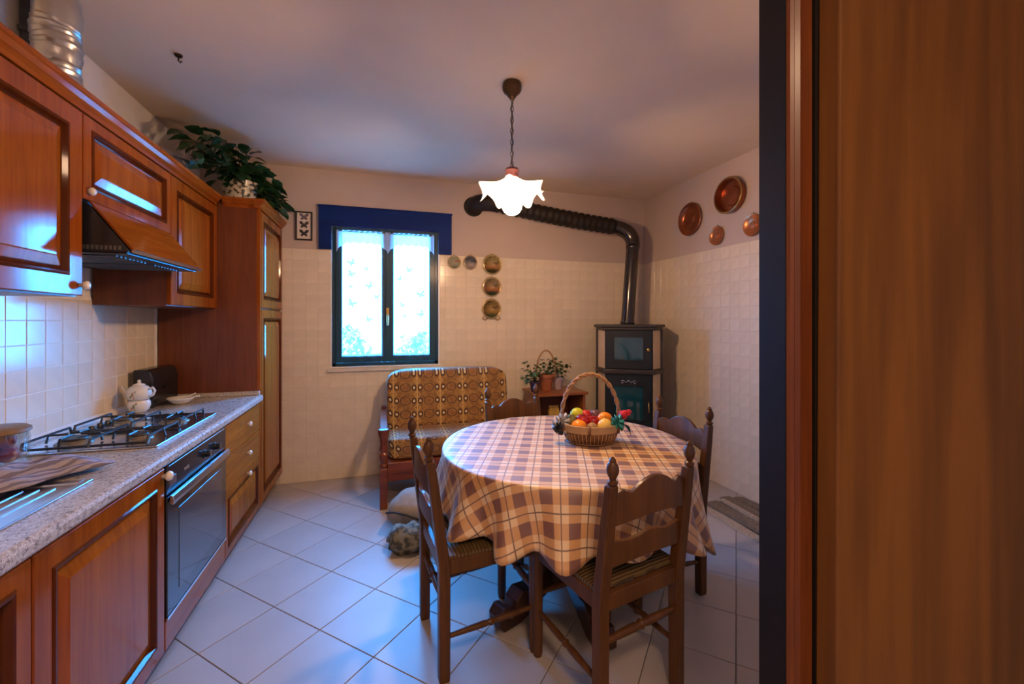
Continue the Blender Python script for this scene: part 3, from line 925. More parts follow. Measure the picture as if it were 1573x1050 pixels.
# drawers
u = base('drawer_cabinet', 'cherry drawer cabinet with white knobs, right of the oven', 'cabinet', KY[3], KY[4])
carcass(u, XL + 0.01, FX - 0.021, KY[3] + 0.001, KY[4] - 0.002, PLZ + 0.002, BZ1)
for z0, z1, kz in ((0.632, BZ1 - 0.004, 0.737), (0.452, 0.629, 0.556)):
    q = ring_front(FX, KY[3] + 0.003, KY[4] - 0.004, z0, z1, [(0.0, -0.003), (0.003, 0.0), (0.004, 0.0)], 0.02).build('drawer', 'cherry_h', u, world=True)
    knob(q, FX, 3.03, kz, s=0.95)
d = panel_door(u, FX, KY[3] + 0.003, KY[4] - 0.004, BZ0, 0.449, fr=0.058)
knob(d, FX, 3.03, 0.428, s=0.95)
# plinth, worktop
tag(MB().box(XL + 0.02, FX - 0.055, KY[0], 3.99, 0.0, PLZ).build('kitchen_plinth', 'plinth'), 'dark recessed plinth board along the foot of the kitchen units', 'plinth')
g = MB()
g.prism([(XL + 0.009, 0.826), (-0.790, 0.826), (-0.784, 0.834), (-0.782, 0.856), (-0.786, 0.867), (-0.796, 0.872), (XL + 0.009, 0.872)], KY[0], 3.326, 'xz')
wt = tag(g.build('worktop', 'granite'), 'speckled beige stone worktop over the base cabinets', 'worktop')
g = MB()
g.prism([(XL + 0.009, 0.8725), (XL + 0.032, 0.8725), (XL + 0.030, 0.886), (XL + 0.014, 0.902), (XL + 0.009, 0.902)], KY[0], 3.30, 'xz')
g.build('wall_upstand', 'white_trim', wt)
g = MB().box(XL + 0.034, -0.80, 3.300, 3.324, 0.8725, 0.900)
g.build('end_upstand', 'granite', wt, bevel=0.004)

# tall cabinet
tc = thing('tall_cabinet', 'tall cherry larder cabinet standing against the window wall', 'cabinet', (XL + 0.3, 3.67, PLZ + 0.002))
carcass(tc, XL + 0.01, FX - 0.020, 3.330, YB - 0.012, PLZ + 0.002, 2.165)
MB().box(FX - 0.020, FX - 0.001, 3.330, 3.352, PLZ + 0.002, 2.165).build('stile', 'cherry', tc, world=True)
panel_door(tc, FX + 0.002, 3.354, YB - 0.014, 1.475, 2.150, 'upper_door', 0.075)
panel_door(tc, FX + 0.002, 3.354, YB - 0.014, 0.10, 1.462, 'lower_door', 0.075)
def cornice_prof(x):
    return [(x - 0.03, 2.158), (x + 0.004, 2.158), (x + 0.008, 2.172), (x + 0.022, 2.184), (x + 0.030, 2.200), (x + 0.036, 2.205), (x + 0.036, 2.220), (x - 0.03, 2.220)]
g = MB().prism(cornice_prof(FX), 3.300, YB - 0.012, 'xz')
g.build('front_cornice', 'cherry_h', tc, world=True)
g = MB().box(XL + 0.01, FX - 0.03, 3.3305, YB - 0.012, 2.166, 2.204)
g.build('top_board', 'cherry_dark', tc, world=True)
g = MB()
poly = [(3.330 + 0.0, 2.158), (3.326, 2.172), (3.312, 2.184), (3.304, 2.200), (3.298, 2.205), (3.298, 2.220), (3.33, 2.220)]
g.prism(poly, UX + 0.034, FX + 0.002, 'yz')
g.build('side_cornice', 'cherry_h', tc, world=True)

# wall units
def upper(name, lbl, y0, y1, z0):
    t_ = thing(name, lbl, 'cabinet', (XL + 0.17, (y0 + y1) / 2, z0))
    return t_
u = upper('wall_cabinet', 'cherry wall cabinet left of the extractor, daylight glaring on its door', 0.92, 1.975, 1.470)
carcass(u, XL + 0.012, UX - 0.021, 0.92, 1.975, 1.470, 2.156)
panel_door(u, UX, 0.92, 1.300, 1.474, 2.154)
d = panel_door(u, UX, 1.304, 1.974, 1.474, 2.154, fr=0.085)
knob(d, UX, 1.960, 1.512, s=1.0)
u = upper('wall_cabinet', 'narrow cherry wall cabinet between the extractor and the larder', 2.668, 3.326, 1.462)
carcass(u, XL + 0.012, UX - 0.021, 2.668, 3.326, 1.462, 2.156)
panel_door(u, UX, 2.671, 3.322, 1.466, 2.154, fr=0.080)
# extractor unit
hd = thing('extractor_hood', 'cherry fronted extractor hood with black sides and tilted wooden flap, over the hob', 'hood', (XL + 0.17, 2.32, 1.64))
carcass(hd, XL + 0.012, UX - 0.021, 1.979, 2.664, 1.66, 2.156, 'hood_black')
dd = panel_door(hd, UX, 1.980, 2.664, 1.838, 2.154, 'front_panel', fr=0.060)
g = MB().lathe([(0.012, 0.0), (0.016, 0.012), (0.008, 0.02)], 12, (UX, 2.012, 1.872), 'x')
g.build('knob', 'porcelain', dd, world=True, smooth=True)
fy0_, fy1_ = 1.998, 2.655
g = MB().prism([(UX, 1.832), (UX + 0.006, 1.836), (UX + 0.142, 1.656), (UX + 0.142, 1.648), (UX + 0.128, 1.648), (UX, 1.816)], fy0_ + 0.10, fy1_, 'xz')
# front flap leans outward at the bottom; it starts flush with the right edge
g2 = MB().prism([(UX - 0.002, 1.834), (UX + 0.004, 1.836), (UX + 0.140, 1.658), (UX + 0.134, 1.652)], fy0_ + 0.012, fy1_, 'xz')
g2.build('flap', 'cherry_h', hd, world=True)
MB().prism([(UX + 0.131, 1.6515), (UX + 0.143, 1.6595), (UX + 0.146, 1.655), (UX + 0.136, 1.645)], fy0_ + 0.010, fy1_, 'xz').build('flap_edge', 'steel', hd, world=True)
for yy in (fy0_, fy1_ - 0.010):
    g = MB().prism([(UX - 0.018, 1.832), (UX - 0.006, 1.832), (UX + 0.128, 1.654), (UX + 0.126, 1.646), (UX - 0.018, 1.646)], yy, yy + 0.010, 'xz')
    g.build('side_cheek', 'hood_black', hd, world=True)
MB().box(XL + 0.02, UX + 0.118, fy0_ + 0.011, fy1_ - 0.011, 1.640, 1.652).build('underside', 'hood_black', hd, world=True)
for k in range(2):
    g = MB()
    for i in range(8):
        yy = fy0_ + 0.06 + i * 0.030 + k * 0.30
        g.box(UX - 0.25, UX + 0.06, yy, yy + 0.014, 1.634, 1.640)
    g.build('filter_grille', 'hood_grille', hd, world=True)
g = MB()
for i in range(9): g.box(UX - 0.014 + i * 0.014, UX - 0.006 + i * 0.014, fy0_ - 0.004, fy0_, 1.652, 1.668)
g.build('vent_slots', 'hood_grille', hd, world=True)
g = MB().prism(cornice_prof(UX), 0.92, 3.296, 'xz')
tag(g.build('wall_unit_cornice', 'cherry_h'), 'long cherry cornice moulding along the top of the wall cabinets', 'cornice')

# foil duct and conduit on top of the wall units
g = MB()
pts, rad = [], []
for i in range(49):
    z = 2.160 + (H - 2.163) * i / 48
    pts.append((-1.255 + 0.004 * math.sin(i * 0.5), 2.185, z))
    rad.append(0.0735 + (0.0022 if i % 2 else -0.0016) + 0.004 * noise.noise(Vector((i * 0.7, 3, 1))))
dc = thing('extractor_duct', 'crinkled silver foil duct rising from the extractor to the ceiling', 'duct', (-1.255, 2.185, 2.16))
g = MB().tube(pts, rad, 26)
g.v = [(x + 0.004 * noise.noise(Vector((x * 60, y * 60, z * 45))), y + 0.004 * noise.noise(Vector((x * 60, y * 60, z * 45 + 9))), z) for x, y, z in g.v]
g.build('foil_tube', 'foil', dc, world=True, smooth='auto')
MB().lathe([(0.082, 2.200), (0.084, 2.206), (0.084, 2.216), (0.082, 2.222)], 24, (-1.255, 2.185, 0)).build('hose_clip', 'steel', dc, world=True, smooth='auto')
cd = thing('wall_conduit', 'dark vertical boxed conduit on the wall left of the foil duct', 'conduit', (XL + 0.03, 2.05, 2.16))
MB().box(XL + 0.008, XL + 0.04, 2.215, 2.305, 2.16, H - 0.002).build('channel', 'dark_pipe', cd, world=True, bevel=0.004)
for z in (2.3, 2.55): MB().box(XL + 0.006, XL + 0.044, 2.209, 2.311, z, z + 0.018).build('bracket', 'dark_pipe', cd, world=True)

# ------------------------------------------------------------------ on the worktop
WT = 0.8725
hb = thing('gas_hob', 'steel four-burner gas hob with black cast iron pan supports', 'hob', (-1.08, 2.37, WT))
hx0, hx1, hy0, hy1 = -1.315, -0.862, 2.055, 2.700
MB().box(hx0, hx1, hy0, hy1, WT + 0.0005, WT + 0.008).build('steel_plate', 'steel', hb, world=True, bevel=0.003)
burn = [(-1.205, 2.20, .050), (-0.985, 2.20, .036), (-1.205, 2.55, .036), (-0.985, 2.52, .050)]
for bx, by, br in burn:
    g = MB().lathe([(br + 0.012, WT + 0.008), (br + 0.008, WT + 0.013), (br, WT + 0.014), (br, WT + 0.022)], 20, (bx, by, 0))
    q = g.build('burner', 'burner', hb, world=True, smooth='auto')
    MB().lathe([(br * 0.8, WT + 0.022), (br * 0.86, WT + 0.025), (br * 0.8, WT + 0.030), (br * 0.3, WT + 0.031)], 20, (bx, by, 0)).build('burner_cap', 'black_iron', q, world=True, smooth='auto')
for k, (y0, y1) in enumerate(((2.075, 2.355), (2.365, 2.650))):
    g = MB()
    zb, zt, r_ = WT + 0.012, WT + 0.042, 0.0052
    xs_ = (-1.300, -1.095, -0.905)
    for xx in xs_:
        g.tube([(xx, y0, zb), (xx, y0 + 0.012, zt), (xx, y1 - 0.012, zt), (xx, y1, zb)], r_, 6)
    for yy in (y0 + 0.005, y1 - 0.005):
        g.tube([(-1.300, yy, zb + 0.006), (-0.905, yy, zb + 0.006)], r_, 6)
    for bx, by, br in burn:
        if y0 < by < y1:
            for a in range(4):
                dx, dy = ((1, 0), (0, 1), (-1, 0), (0, -1))[a]
                g.tube([(bx + dx * 0.022, by + dy * 0.022, zt + 0.003), (bx + dx * 0.085, by + dy * 0.085, zt + 0.001), (bx + dx * 0.092, by + dy * 0.092, zb)], r_ * 0.9, 6)
    g.build('pan_support', 'black_iron', hb, world=True, smooth='auto')
for i in range(4):
    yy = 2.43 + i * 0.062
    g = MB().lathe([(0.016, WT + 0.008), (0.015, WT + 0.012), (0.012, WT + 0.024), (0.011, WT + 0.026)], 14, (-1.268 + 0.0, yy, 0))
    g.build('gas_knob', 'black_enamel', hb, world=True, smooth='auto')

# sink with drainer
sk = thing('steel_sink', 'shiny steel sink and drainer set in the worktop, under the towel', 'sink', (-1.1, 1.4, WT))
g = MB()
sx0, sx1, sy0, sy1 = -1.30, -0.878, 0.90, 1.69
for x0, x1, y0, y1 in ((sx0, sx0 + .035, sy0, sy1), (sx1 - .022, sx1, sy0, sy1), (sx0 + .035, sx1 - .022, sy1 - .03, sy1), (sx0 + .035, sx1 - .022, sy0, sy0 + .03)):
    g.box(x0, x1, y0, y1, WT + 0.0004, WT + 0.006)
g.build('rim', 'steel', sk, world=True, bevel=0.002)
MB().box(sx0 + .03, sx1 - .018, sy0 + .02, sy1 - .02, WT + 0.0003, WT + 0.0022).build('drainer', 'steel', sk, world=True)
g = MB()
for i in range(9): g.box(sx0 + .05 + i * .038, sx0 + .058 + i * .038, sy0 + .06, sy1 - .06, WT + 0.0022, WT + 0.0045)
g.build('drainer_ribs', 'steel', sk, world=True)

# towel: crumpled sheet
def crumple(name, mt, lbl, cat, loc, rz, lx, ly, hf, nx=40, ny=26, th=0.006):
    t_ = thing(name, lbl, cat, loc, rz)
    g = MB()
    vs_, fs = [], []
    for j in range(ny + 1):
        for i in range(nx + 1):
            u, v = i / nx - .5, j / ny - .5
            w = 1 + 0.10 * noise.noise(Vector((u * 3, v * 3, 5)))
            x, y = u * lx * w, v * ly * w + 0.02 * noise.noise(Vector((u * 4, 7, 1)))
            vs_.append((x, y, max(0.004, hf(u, v))))
    for j in range(ny):
        for i in range(nx):
            a = j * (nx + 1) + i
            fs.append((a, a + 1, a + nx + 2, a + nx + 1))
    g.add(vs_, fs)
    g.build('cloth', mt, t_, smooth=True, solid=th)
    return t_
def th_(u, v):
    e = max(0.0, 1 - max(abs(2 * u), abs(2 * v)) ** 4)
    n_ = noise.noise(Vector((u * 3.1, v * 7.5, 2.2))) * 0.030 + noise.noise(Vector((u * 7, v * 15, 4))) * 0.013 + 0.006 * math.sin(v * 26 + u * 5)
    return 0.010 + e * (0.030 + n_) + 0.09 * max(0, -u) ** 1.3 * e
tt = crumple('tea_towel', 'towel', 'crumpled grey and white striped tea towel lying on the sink drainer', 'towel', (-1.085, 1.70, WT + 0.007), R(58), 0.42, 0.20, th_)

# jar
j = thing('storage_jar', 'clear plastic jar of pink onions, cut off by the left edge', 'jar', (-1.325, 1.95, WT))
j.location = (-1.272, 1.93, WT)
MB().lathe([(0.062, 0.001), (0.072, 0.006), (0.078, 0.05), (0.080, 0.095), (0.078, 0.118), (0.074, 0.118), (0.075, 0.095), (0.073, 0.05), (0.067, 0.010), (0.02, 0.009)], 28).build('jar_wall', 'jar', j, smooth='auto')
MB().lathe([(0.080, 0.119), (0.084, 0.122), (0.083, 0.132), (0.070, 0.140), (0.03, 0.142)], 28).build('lid', 'bread_crust', j, smooth='auto')
for i, (dx, dy, dz) in enumerate(((0.030, 0.0, 0.042), (-0.032, 0.012, 0.043), (0.0, -0.034, 0.044), (0.002, 0.036, 0.046), (0.018, 0.006, 0.092), (-0.026, -0.012, 0.094))):
    o = thing('onion', ['pink onion low in the clear jar, towards the hob', 'pink onion low in the clear jar, against the tiles', 'pink onion low in the clear jar, nearest the towel', 'pink onion low in the clear jar, farthest from the towel', 'upper pink onion in the clear jar, towards the hob', 'upper pink onion in the clear jar, against the tiles'][i], 'onion',
              (j.location.x + dx, j.location.y + dy, WT + dz - 0.03), 0, 'onions in the jar')
    MB().sphere((0, 0, 0.03), 0.030, 12, 8, (1, 1, 0.9)).build('bulb', 'onion', o, smooth=True)
    MB().lathe([(0.006, 0.055), (0.003, 0.066)], 6).build('neck', 'onion', o)

# black bread box in the corner
bb = thing('bread_box', 'black metal bread box in the corner beside the larder', 'bread box', (-1.30, 3.14, WT))
MB().prism([(XL + 0.036, WT + 0.001), (-1.268, WT + 0.001), (-1.268, WT + 0.17), (-1.282, WT + 0.215), (-1.30, WT + 0.225), (XL + 0.036, WT + 0.225)], 2.975, 3.294, 'xz').build('box_body', 'black_enamel', bb, world=True, bevel=0.006)
MB().box(-1.2675, -1.260, 3.10, 3.18, WT + 0.10, WT + 0.112).build('lid_grip', 'black_enamel', bb, world=True)

# teapot stacked on its cup
tp = thing('stacking_teapot', 'white flowered teapot stacked on its own cup beside the hob', 'teapot', (-1.285, 2.865, WT))
MB().lathe([(0.026, 0.0005), (0.030, 0.004), (0.046, 0.020), (0.052, 0.042), (0.050, 0.060), (0.044, 0.070), (0.040, 0.070), (0.046, 0.056), (0.02, 0.05)], 28).build('cup', 'porcelain', tp, smooth=True)
body = MB().lathe([(0.034, 0.066), (0.050, 0.080), (0.058, 0.104), (0.054, 0.128), (0.038, 0.146), (0.028, 0.150), (0.02, 0.150)], 28).build('pot_body', 'porcelain', tp, smooth=True)
MB().lathe([(0.030, 0.1495), (0.026, 0.157), (0.012, 0.163), (0.006, 0.167), (0.009, 0.174), (0.006, 0.181), (0.002, 0.183)], 20).build('lid', 'porcelain', tp, smooth=True)
ca, sa = math.cos(R(17)), math.sin(R(17))
def lat(d, z, f=0.0): return (d * ca + f * sa, -d * sa + f * ca, z)
MB().tube([lat(-.050, .100), lat(-.072, .112), lat(-.088, .134), lat(-.100, .146)], [.015, .011, .008, .007], 10).build('spout', 'porcelain', tp, smooth=True)
MB().tube([lat(.050, .128), lat(.076, .140), lat(.088, .122), lat(.078, .098), lat(.054, .088)], .006, 8).build('handle', 'porcelain', tp, smooth=True)
def decal(z0, z1, r, ang):
    g = MB()
    for (a, b_, s_) in ((0, 0, .012), (.2, .014, .007), (-.18, -.012, .008), (.1, -.02, .006)):
        c_ = ang + a
        g.sphere((r * math.cos(c_), r * math.sin(c_), (z0 + z1) / 2 + b_), s_, 8, 6, (0.4, 0.4, 1))
    return g
decal(.095, .12, .057, R(-95)).build('flower_decal', 'flowers', tp)
decal(.03, .055, .051, R(-92)).build('flower_decal', 'flowers', tp)
g = thing('small_dish', 'small white boat-shaped dish beside the teapot', 'dish', (-1.175, 3.09, WT))
MB().lathe([(0.028, 0.0005), (0.045, 0.010), (0.068, 0.032), (0.074, 0.040), (0.070, 0.040), (0.042, 0.014), (0.01, 0.008)], 24).build('bowl', 'porcelain', g, smooth=True)
MB().tube([(0.06, 0.0, .040), (0.10, 0.0, .044)], 0.006, 8).build('lug_handle', 'porcelain', g, smooth=True)
g = thing('teaspoon', 'pale spoon resting in the small white dish', 'spoon', (-1.175, 3.09, WT + 0.01))
MB().tube([(-0.012, 0.0, 0.008), (0.02, 0.0, 0.026), (0.075, 0.012, 0.052)], 0.0035, 6).build('spoon_handle', 'porcelain', g, smooth=True)
MB().sphere((-0.022, 0, 0.006), 0.014, 10, 6, (1.3, 0.9, 0.35)).build('spoon_bowl', 'porcelain', g, smooth=True)

# ------------------------------------------------------------------ plants
LEAF = {}
def leaf_data(kind):
    if kind not in LEAF:
        l, w, mt = {'big': (0.078, 0.050, 'leaf'), 'mid': (0.060, 0.040, 'leaf'), 'fresh': (0.064, 0.042, 'leaf_l'), 'ivy': (0.040, 0.032, 'leaf_l'), 'ivy_dark': (0.038, 0.031, 'leaf')}[kind]
        me = leaf_mb(l, w).data('leaf')
        me.materials.append(M[mt])
        me.shade_smooth()
        LEAF[kind] = me
    return LEAF[kind]
def leaf_at(parent, p, out, kind, rr, droop=0.5, s=1.0):
    o = bpy.data.objects.new('leaf', leaf_data(kind))
    o.parent = parent
    o.location = p
    az = math.atan2(out.y, out.x) - PI / 2 + rr.uniform(-1.1, 1.1)
    o.rotation_euler = (-rr.uniform(-0.2, 1.0) * droop * 1.6, rr.uniform(-.6, .6), az)
    k = s * rr.uniform(0.75, 1.2)
    o.scale = (k, k, k)
    COL.objects.link(o)
def vines(parent, start, ends, rr, kinds, per, stem_r=0.0025, rise=0.12, spread=0.03, s=1.0, zmin=None, zmax=None, droop=0.5, avoid=None):
    g = MB()
    for e in ends:
        a, e = Vector(start), Vector(e)
        c1 = a.lerp(e, 0.35) + Vector((rr.uniform(-.03, .03), rr.uniform(-.03, .03), rise))
        c2 = a.lerp(e, 0.75) + Vector((rr.uniform(-.03, .03), rr.uniform(-.03, .03), rise * 0.7))
        pts = []
        for i in range(9):
            t = i / 8
            pts.append(a * (1 - t) ** 3 + c1 * 3 * t * (1 - t) ** 2 + c2 * 3 * t * t * (1 - t) + e * t ** 3)
        if zmax:
            pts = [Vector((p.x, p.y, min(p.z, zmax))) for p in pts]
        g.tube(pts, stem_r, 5)
        for i in range(per):
            t = 0.12 + 0.88 * i / max(1, per - 1)
            k = min(7, int(t * 8))
            p = pts[k].lerp(pts[k + 1], t * 8 - k)
            p = p + Vector((rr.uniform(-1, 1), rr.uniform(-1, 1), rr.uniform(-1, 1))) * spread
            if zmin and p.z < zmin: p.z = zmin + rr.uniform(0, .03)
            if zmax: p.z = min(p.z, zmax)
            out = (e - a)
            leaf_at(parent, p, out, rr.choice(kinds), rr, droop, s)
    g.build('stems', 'stem', parent, smooth=True)

rr = random.Random(11)
TOPZ = 2.206
pc = Vector((-1.005, 3.62, TOPZ))
pl = thing('trailing_plant', 'bushy dark green trailing houseplant in a cream planter on the larder top', 'plant', pc)
MB().lathe([(0.075, 0.0), (0.086, 0.004), (0.088, 0.020), (0.082, 0.030), (0.104, 0.100), (0.122, 0.185), (0.126, 0.200), (0.118, 0.200), (0.10, 0.17), (0.02, 0.165)], 28).build('planter', 'planter', pl, smooth='auto')
MB().lathe([(0.111, 0.176), (0.05, 0.19), (0.01, 0.192)], 16).build('soil', 'soil', pl, smooth=True)
ends = [(-1.08, 2.98, 2.33), (-1.12, 3.02, 2.45), (-1.16, 3.12, 2.52), (-1.05, 3.12, 2.54), (-1.10, 3.24, 2.60), (-1.00, 3.30, 2.60), (-1.16, 3.30, 2.52), (-1.02, 3.16, 2.38), (-0.96, 3.42, 2.58),
        (-1.12, 3.42, 2.60), (-0.92, 3.56, 2.58), (-1.05, 3.60, 2.60), (-0.86, 3.68, 2.52), (-0.95, 3.74, 2.56), (-0.80, 3.74, 2.44), (-0.88, 3.84, 2.46), (-0.77, 3.74, 2.34), (-0.75, 3.74, 2.27),
        (-0.74, 3.66, 2.27), (-0.79, 3.58, 2.31), (-0.76, 3.70, 2.22), (-0.82, 3.88, 2.32), (-1.00, 3.24, 2.46), (-1.02, 3.30, 2.32)]
vines(pl, (0, 0, 0.19), [tuple(Vector(e) - pc) for e in ends], rr, ['big', 'mid', 'big', 'big', 'fresh'], 12, 0.003, 0.07, 0.045, 1.42, None, 2.672 - TOPZ, 0.6)
gb = thing('paper_bag', 'crumpled grey paper bag beside the trailing plant on the wall cabinets', 'bag', (-1.22, 3.02, 2.157))
MB().sphere((0, 0, 0.12), 0.12, 14, 10, (0.8, 1.0, 1.0), lambda d: 1 + 0.22 * noise.noise(d * 2.4)).build('bag_body', 'grey_bag', gb)

# ------------------------------------------------------------------ on the back wall
pf = thing('butterfly_picture', 'black framed picture of three butterflies, left of the window', 'picture', (-0.632, YB - 0.014, 2.072))
g = MB()
pw, ph = 0.066, 0.246
g.box(-pw, -pw + .012, -0.011, 0.011, 0, ph); g.box(pw - .012, pw, -0.011, 0.011, 0, ph); g.box(-pw + .012, pw - .012, -0.011, 0.011, 0, .012); g.box(-pw + .012, pw - .012, -0.011, 0.011, ph - .012, ph)
g.build('frame', 'black_frame', pf, bevel=0.002)
MB().box(-pw + .01, pw - .01, 0.0, 0.006, .01, ph - .01).build('mount', 'paper', pf)
for k, (z, mt_) in enumerate(((0.200, 'butterfly_a'), (0.132, 'butterfly_b'), (0.060, 'butterfly_c'))):
    o = butterfly_mb(0.038, -0.002, 0.001).build('butterfly', mt_, pf)
    o.location = (0, 0, z)
    o['label'] = ['brown grey butterfly', 'dark patterned butterfly', 'blue-black butterfly'][k]

def plate(lbl, mt_, x, z, r, wl_off=0.014, group=None, name='wall_plate', squash=None):
    t_ = thing(name, lbl, 'plate', (x, YB - 0.0065, z), 0, group)
    MB().lathe([(r * 0.45, 0.0), (r * 0.5, 0.004), (r * 0.70, 0.010), (r * 0.97, 0.020), (r, 0.022), (r * 0.985, 0.024), (r * 0.92, 0.022), (r * 0.70, 0.014)], 32, (0, 0, 0), '-y').build('rim', 'plate_rim', t_, smooth=True)
    MB().lathe([(r * 0.90, 0.0205), (r * 0.88, 0.0225), (r * 0.70, 0.0155), (r * 0.1, 0.0145)], 32, (0, 0, 0), '-y').build('painting', mt_, t_, smooth=True)
    MB().tube([(-0.012, -0.004, r * 0.98), (0, -0.004, r + 0.018), (0.012, -0.004, r * 0.98)], 0.0015, 5).build('wire_hanger', 'brass', t_)
    return t_
plate('small painted plate with sage centre, nearest the window', 'plate_a', 0.660, 1.936, 0.064, group='small wall plates')
plate('small painted plate with grey-blue swirl, second from the window', 'plate_b', 0.815, 1.941, 0.068, group='small wall plates')
# three plates on one hanging strip
plate('topmost of the three larger painted plates hung in a column', 'plate_c', 1.028, 1.930, 0.098, group='large wall plates')
plate('middle of the three larger painted plates hung in a column', 'plate_d', 1.024, 1.714, 0.096, group='large wall plates')
p5 = plate('lowest of the three larger painted plates hung in a column, on gilt feet', 'plate_e', 1.021, 1.500, 0.098, group='large wall plates')
for sx in (-1, 1):
    MB().tube([(sx * .035, -.012, -.088), (sx * .062, -.016, -.108), (sx * .085, -.016, -.098), (sx * .08, -.014, -.078)], 0.006, 6).build('scroll_foot', 'brass', p5, smooth=True)

# copper on the right wall
def copperware(name, lbl, prof, y, z, mt_, extra=None):
    t_ = thing(name, lbl, 'copper plate', (XR - 0.0006, y, z), 0, 'copperware on the right wall')
    MB().lathe(prof, 36, (0, 0, 0), '-x').build('dish', mt_, t_, smooth='auto')
    MB().tube([(-0.006, -0.010, max(p[0] for p in prof) * 0.97), (-0.006, 0, max(p[0] for p in prof) + 0.014), (-0.006, 0.010, max(p[0] for p in prof) * 0.97)], 0.002, 5).build('hanging_loop', 'brass', t_)
    return t_
def dish(r, d=0.03): return [(r * .55, 0.0), (r * .62, 0.006), (r * .72, d * .7), (r * .97, d), (r, d + .003), (r * .97, d + .006), (r * .72, d * .75 + .006), (r * .62, 0.014), (r * .3, 0.013), (r * .26, 0.020), (r * .02, 0.022)]
c1 = copperware('copper_plate', 'large dark copper plate, farthest left on the right wall', dish(0.150), 3.26, 2.317, 'copper')
MB().lathe([(.105, .0235), (.109, .030), (.113, .0245)], 36, (0, 0, 0), '-x', False).build('beaded_ring', 'copper_l', c1, smooth=True)
c2 = copperware('copper_pan', 'large deep copper pan with a bright rim, highest on the right wall',
                [(.12, 0.0), (.128, .004), (.134, .055), (.142, .058), (.142, .064), (.130, .064), (.122, .012), (.08, .010), (.074, .018), (.01, .020)], 2.775, 2.398, 'copper')
MB().lathe([(.143, .058), (.147, .062), (.143, .066), (.134, .0655)], 40, (0, 0, 0), '-x', False).build('bright_rim', 'brass', c2, smooth=True)
copperware('copper_plate', 'smallest bright copper plate, low between the two big copper pieces', dish(0.080, .02), 2.943, 2.106, 'copper_l')
copperware('copper_plate', 'bright copper plate beside the door jamb', dish(0.086, .02), 2.575, 2.118, 'copper_l')

# ceiling hook
hk = thing('ceiling_hook', 'small dark hook in the ceiling above the wall cabinets', 'hook', (-0.961, 2.501, H - 0.03))
MB().lathe([(0.004, 0.018), (0.016, 0.021), (0.018, 0.0295)], 14).build('rose', 'bronze', hk, smooth='auto')
MB().tube([(0, 0, 0.018), (0, 0, 0.0), (0.008, 0, -0.008), (0.014, 0, 0.0)], 0.0035, 6).build('hook', 'bronze', hk, smooth=True)

# ------------------------------------------------------------------ pendant lamp
LX, LY = 0.694, 2.256
lp = thing('pendant_lamp', 'lit pendant lamp with ruffled white glass shade on a dark chain over the table', 'lamp', (LX, LY, 0))
lp.location = (LX, LY, 2.0)
L0 = 2.0
MB().lathe([(0.004, 2.600 - L0), (0.012, 2.605 - L0), (0.014, 2.616 - L0), (0.022, 2.622 - L0), (0.027, 2.634 - L0), (0.044, 2.646 - L0), (0.053, 2.662 - L0), (0.055, 2.682 - L0), (0.050, 2.699 - L0)], 28).build('ceiling_rose', 'bronze', lp, smooth='auto')
g = MB()
zt = 2.606 - L0
k = 0
while zt > 2.235 - L0:
    zb = zt - 0.034
    c_ = (zt + zb) / 2
    ring = []
    for i in range(10):
        a = 2 * PI * i / 10
        u_, w_ = 0.008 * math.cos(a), 0.019 * math.sin(a)
        ring.append((u_, 0, c_ + w_) if k % 2 else (0, u_, c_ + w_))
    g.tube(ring, 0.0023, 5, closed=True)
    zt -= 0.031
    k += 1
ch = g.build('chain', 'bronze', lp, smooth=True)
pts = [(0.004 * math.sin(i * 1.1), 0.004 * math.cos(i * 1.1), 2.61 - L0 - i * 0.0125) for i in range(32)]
MB().tube(pts, 0.0028, 6).build('flex', 'black_iron', lp, smooth=True)
MB().lathe([(0.010, 2.232 - L0), (0.034, 2.226 - L0), (0.040, 2.212 - L0), (0.036, 2.206 - L0), (0.036, 2.176 - L0), (0.028, 2.168 - L0), (0.010, 2.166 - L0)], 24).build('lamp_holder', 'pink_ceramic', lp, smooth='auto')
# ruffled shade
g = MB()
vs_, fs = [], []
NA, NR = 84, 14
for jx in range(NR + 1):
    f = jx / NR
    for i in range(NA):
        a = 2 * PI * i / NA
        r = 0.034 + 0.142 * f ** 0.85
        amp = max(0, f - 0.25) ** 1.3
        w = math.sin(6 * a + 0.6)
        rr_ = r * (1 + 0.10 * amp * math.sin(12 * a)) + 0.012 * amp * w
        z = 2.172 - L0 - 0.075 * f ** 0.75 + (0.052 * w - 0.012) * amp * 1.15
        vs_.append((rr_ * math.cos(a), rr_ * math.sin(a), z))
for jx in range(NR):
    for i in range(NA):
        i2 = (i + 1) % NA
        fs.append((jx * NA + i, jx * NA + i2, (jx + 1) * NA + i2, (jx + 1) * NA + i))
g.add(vs_, fs)
g.build('glass_shade', 'opal', lp, smooth=True)
MB().lathe([(0.014, 2.166 - L0), (0.016, 2.12 - L0), (0.014, 2.078 - L0)], 16).build('bulb_socket', 'porcelain', lp)
MB().sphere((0, 0, 2.022 - L0), 0.055, 24, 14).build('bulb', 'bulb', lp, smooth=True)

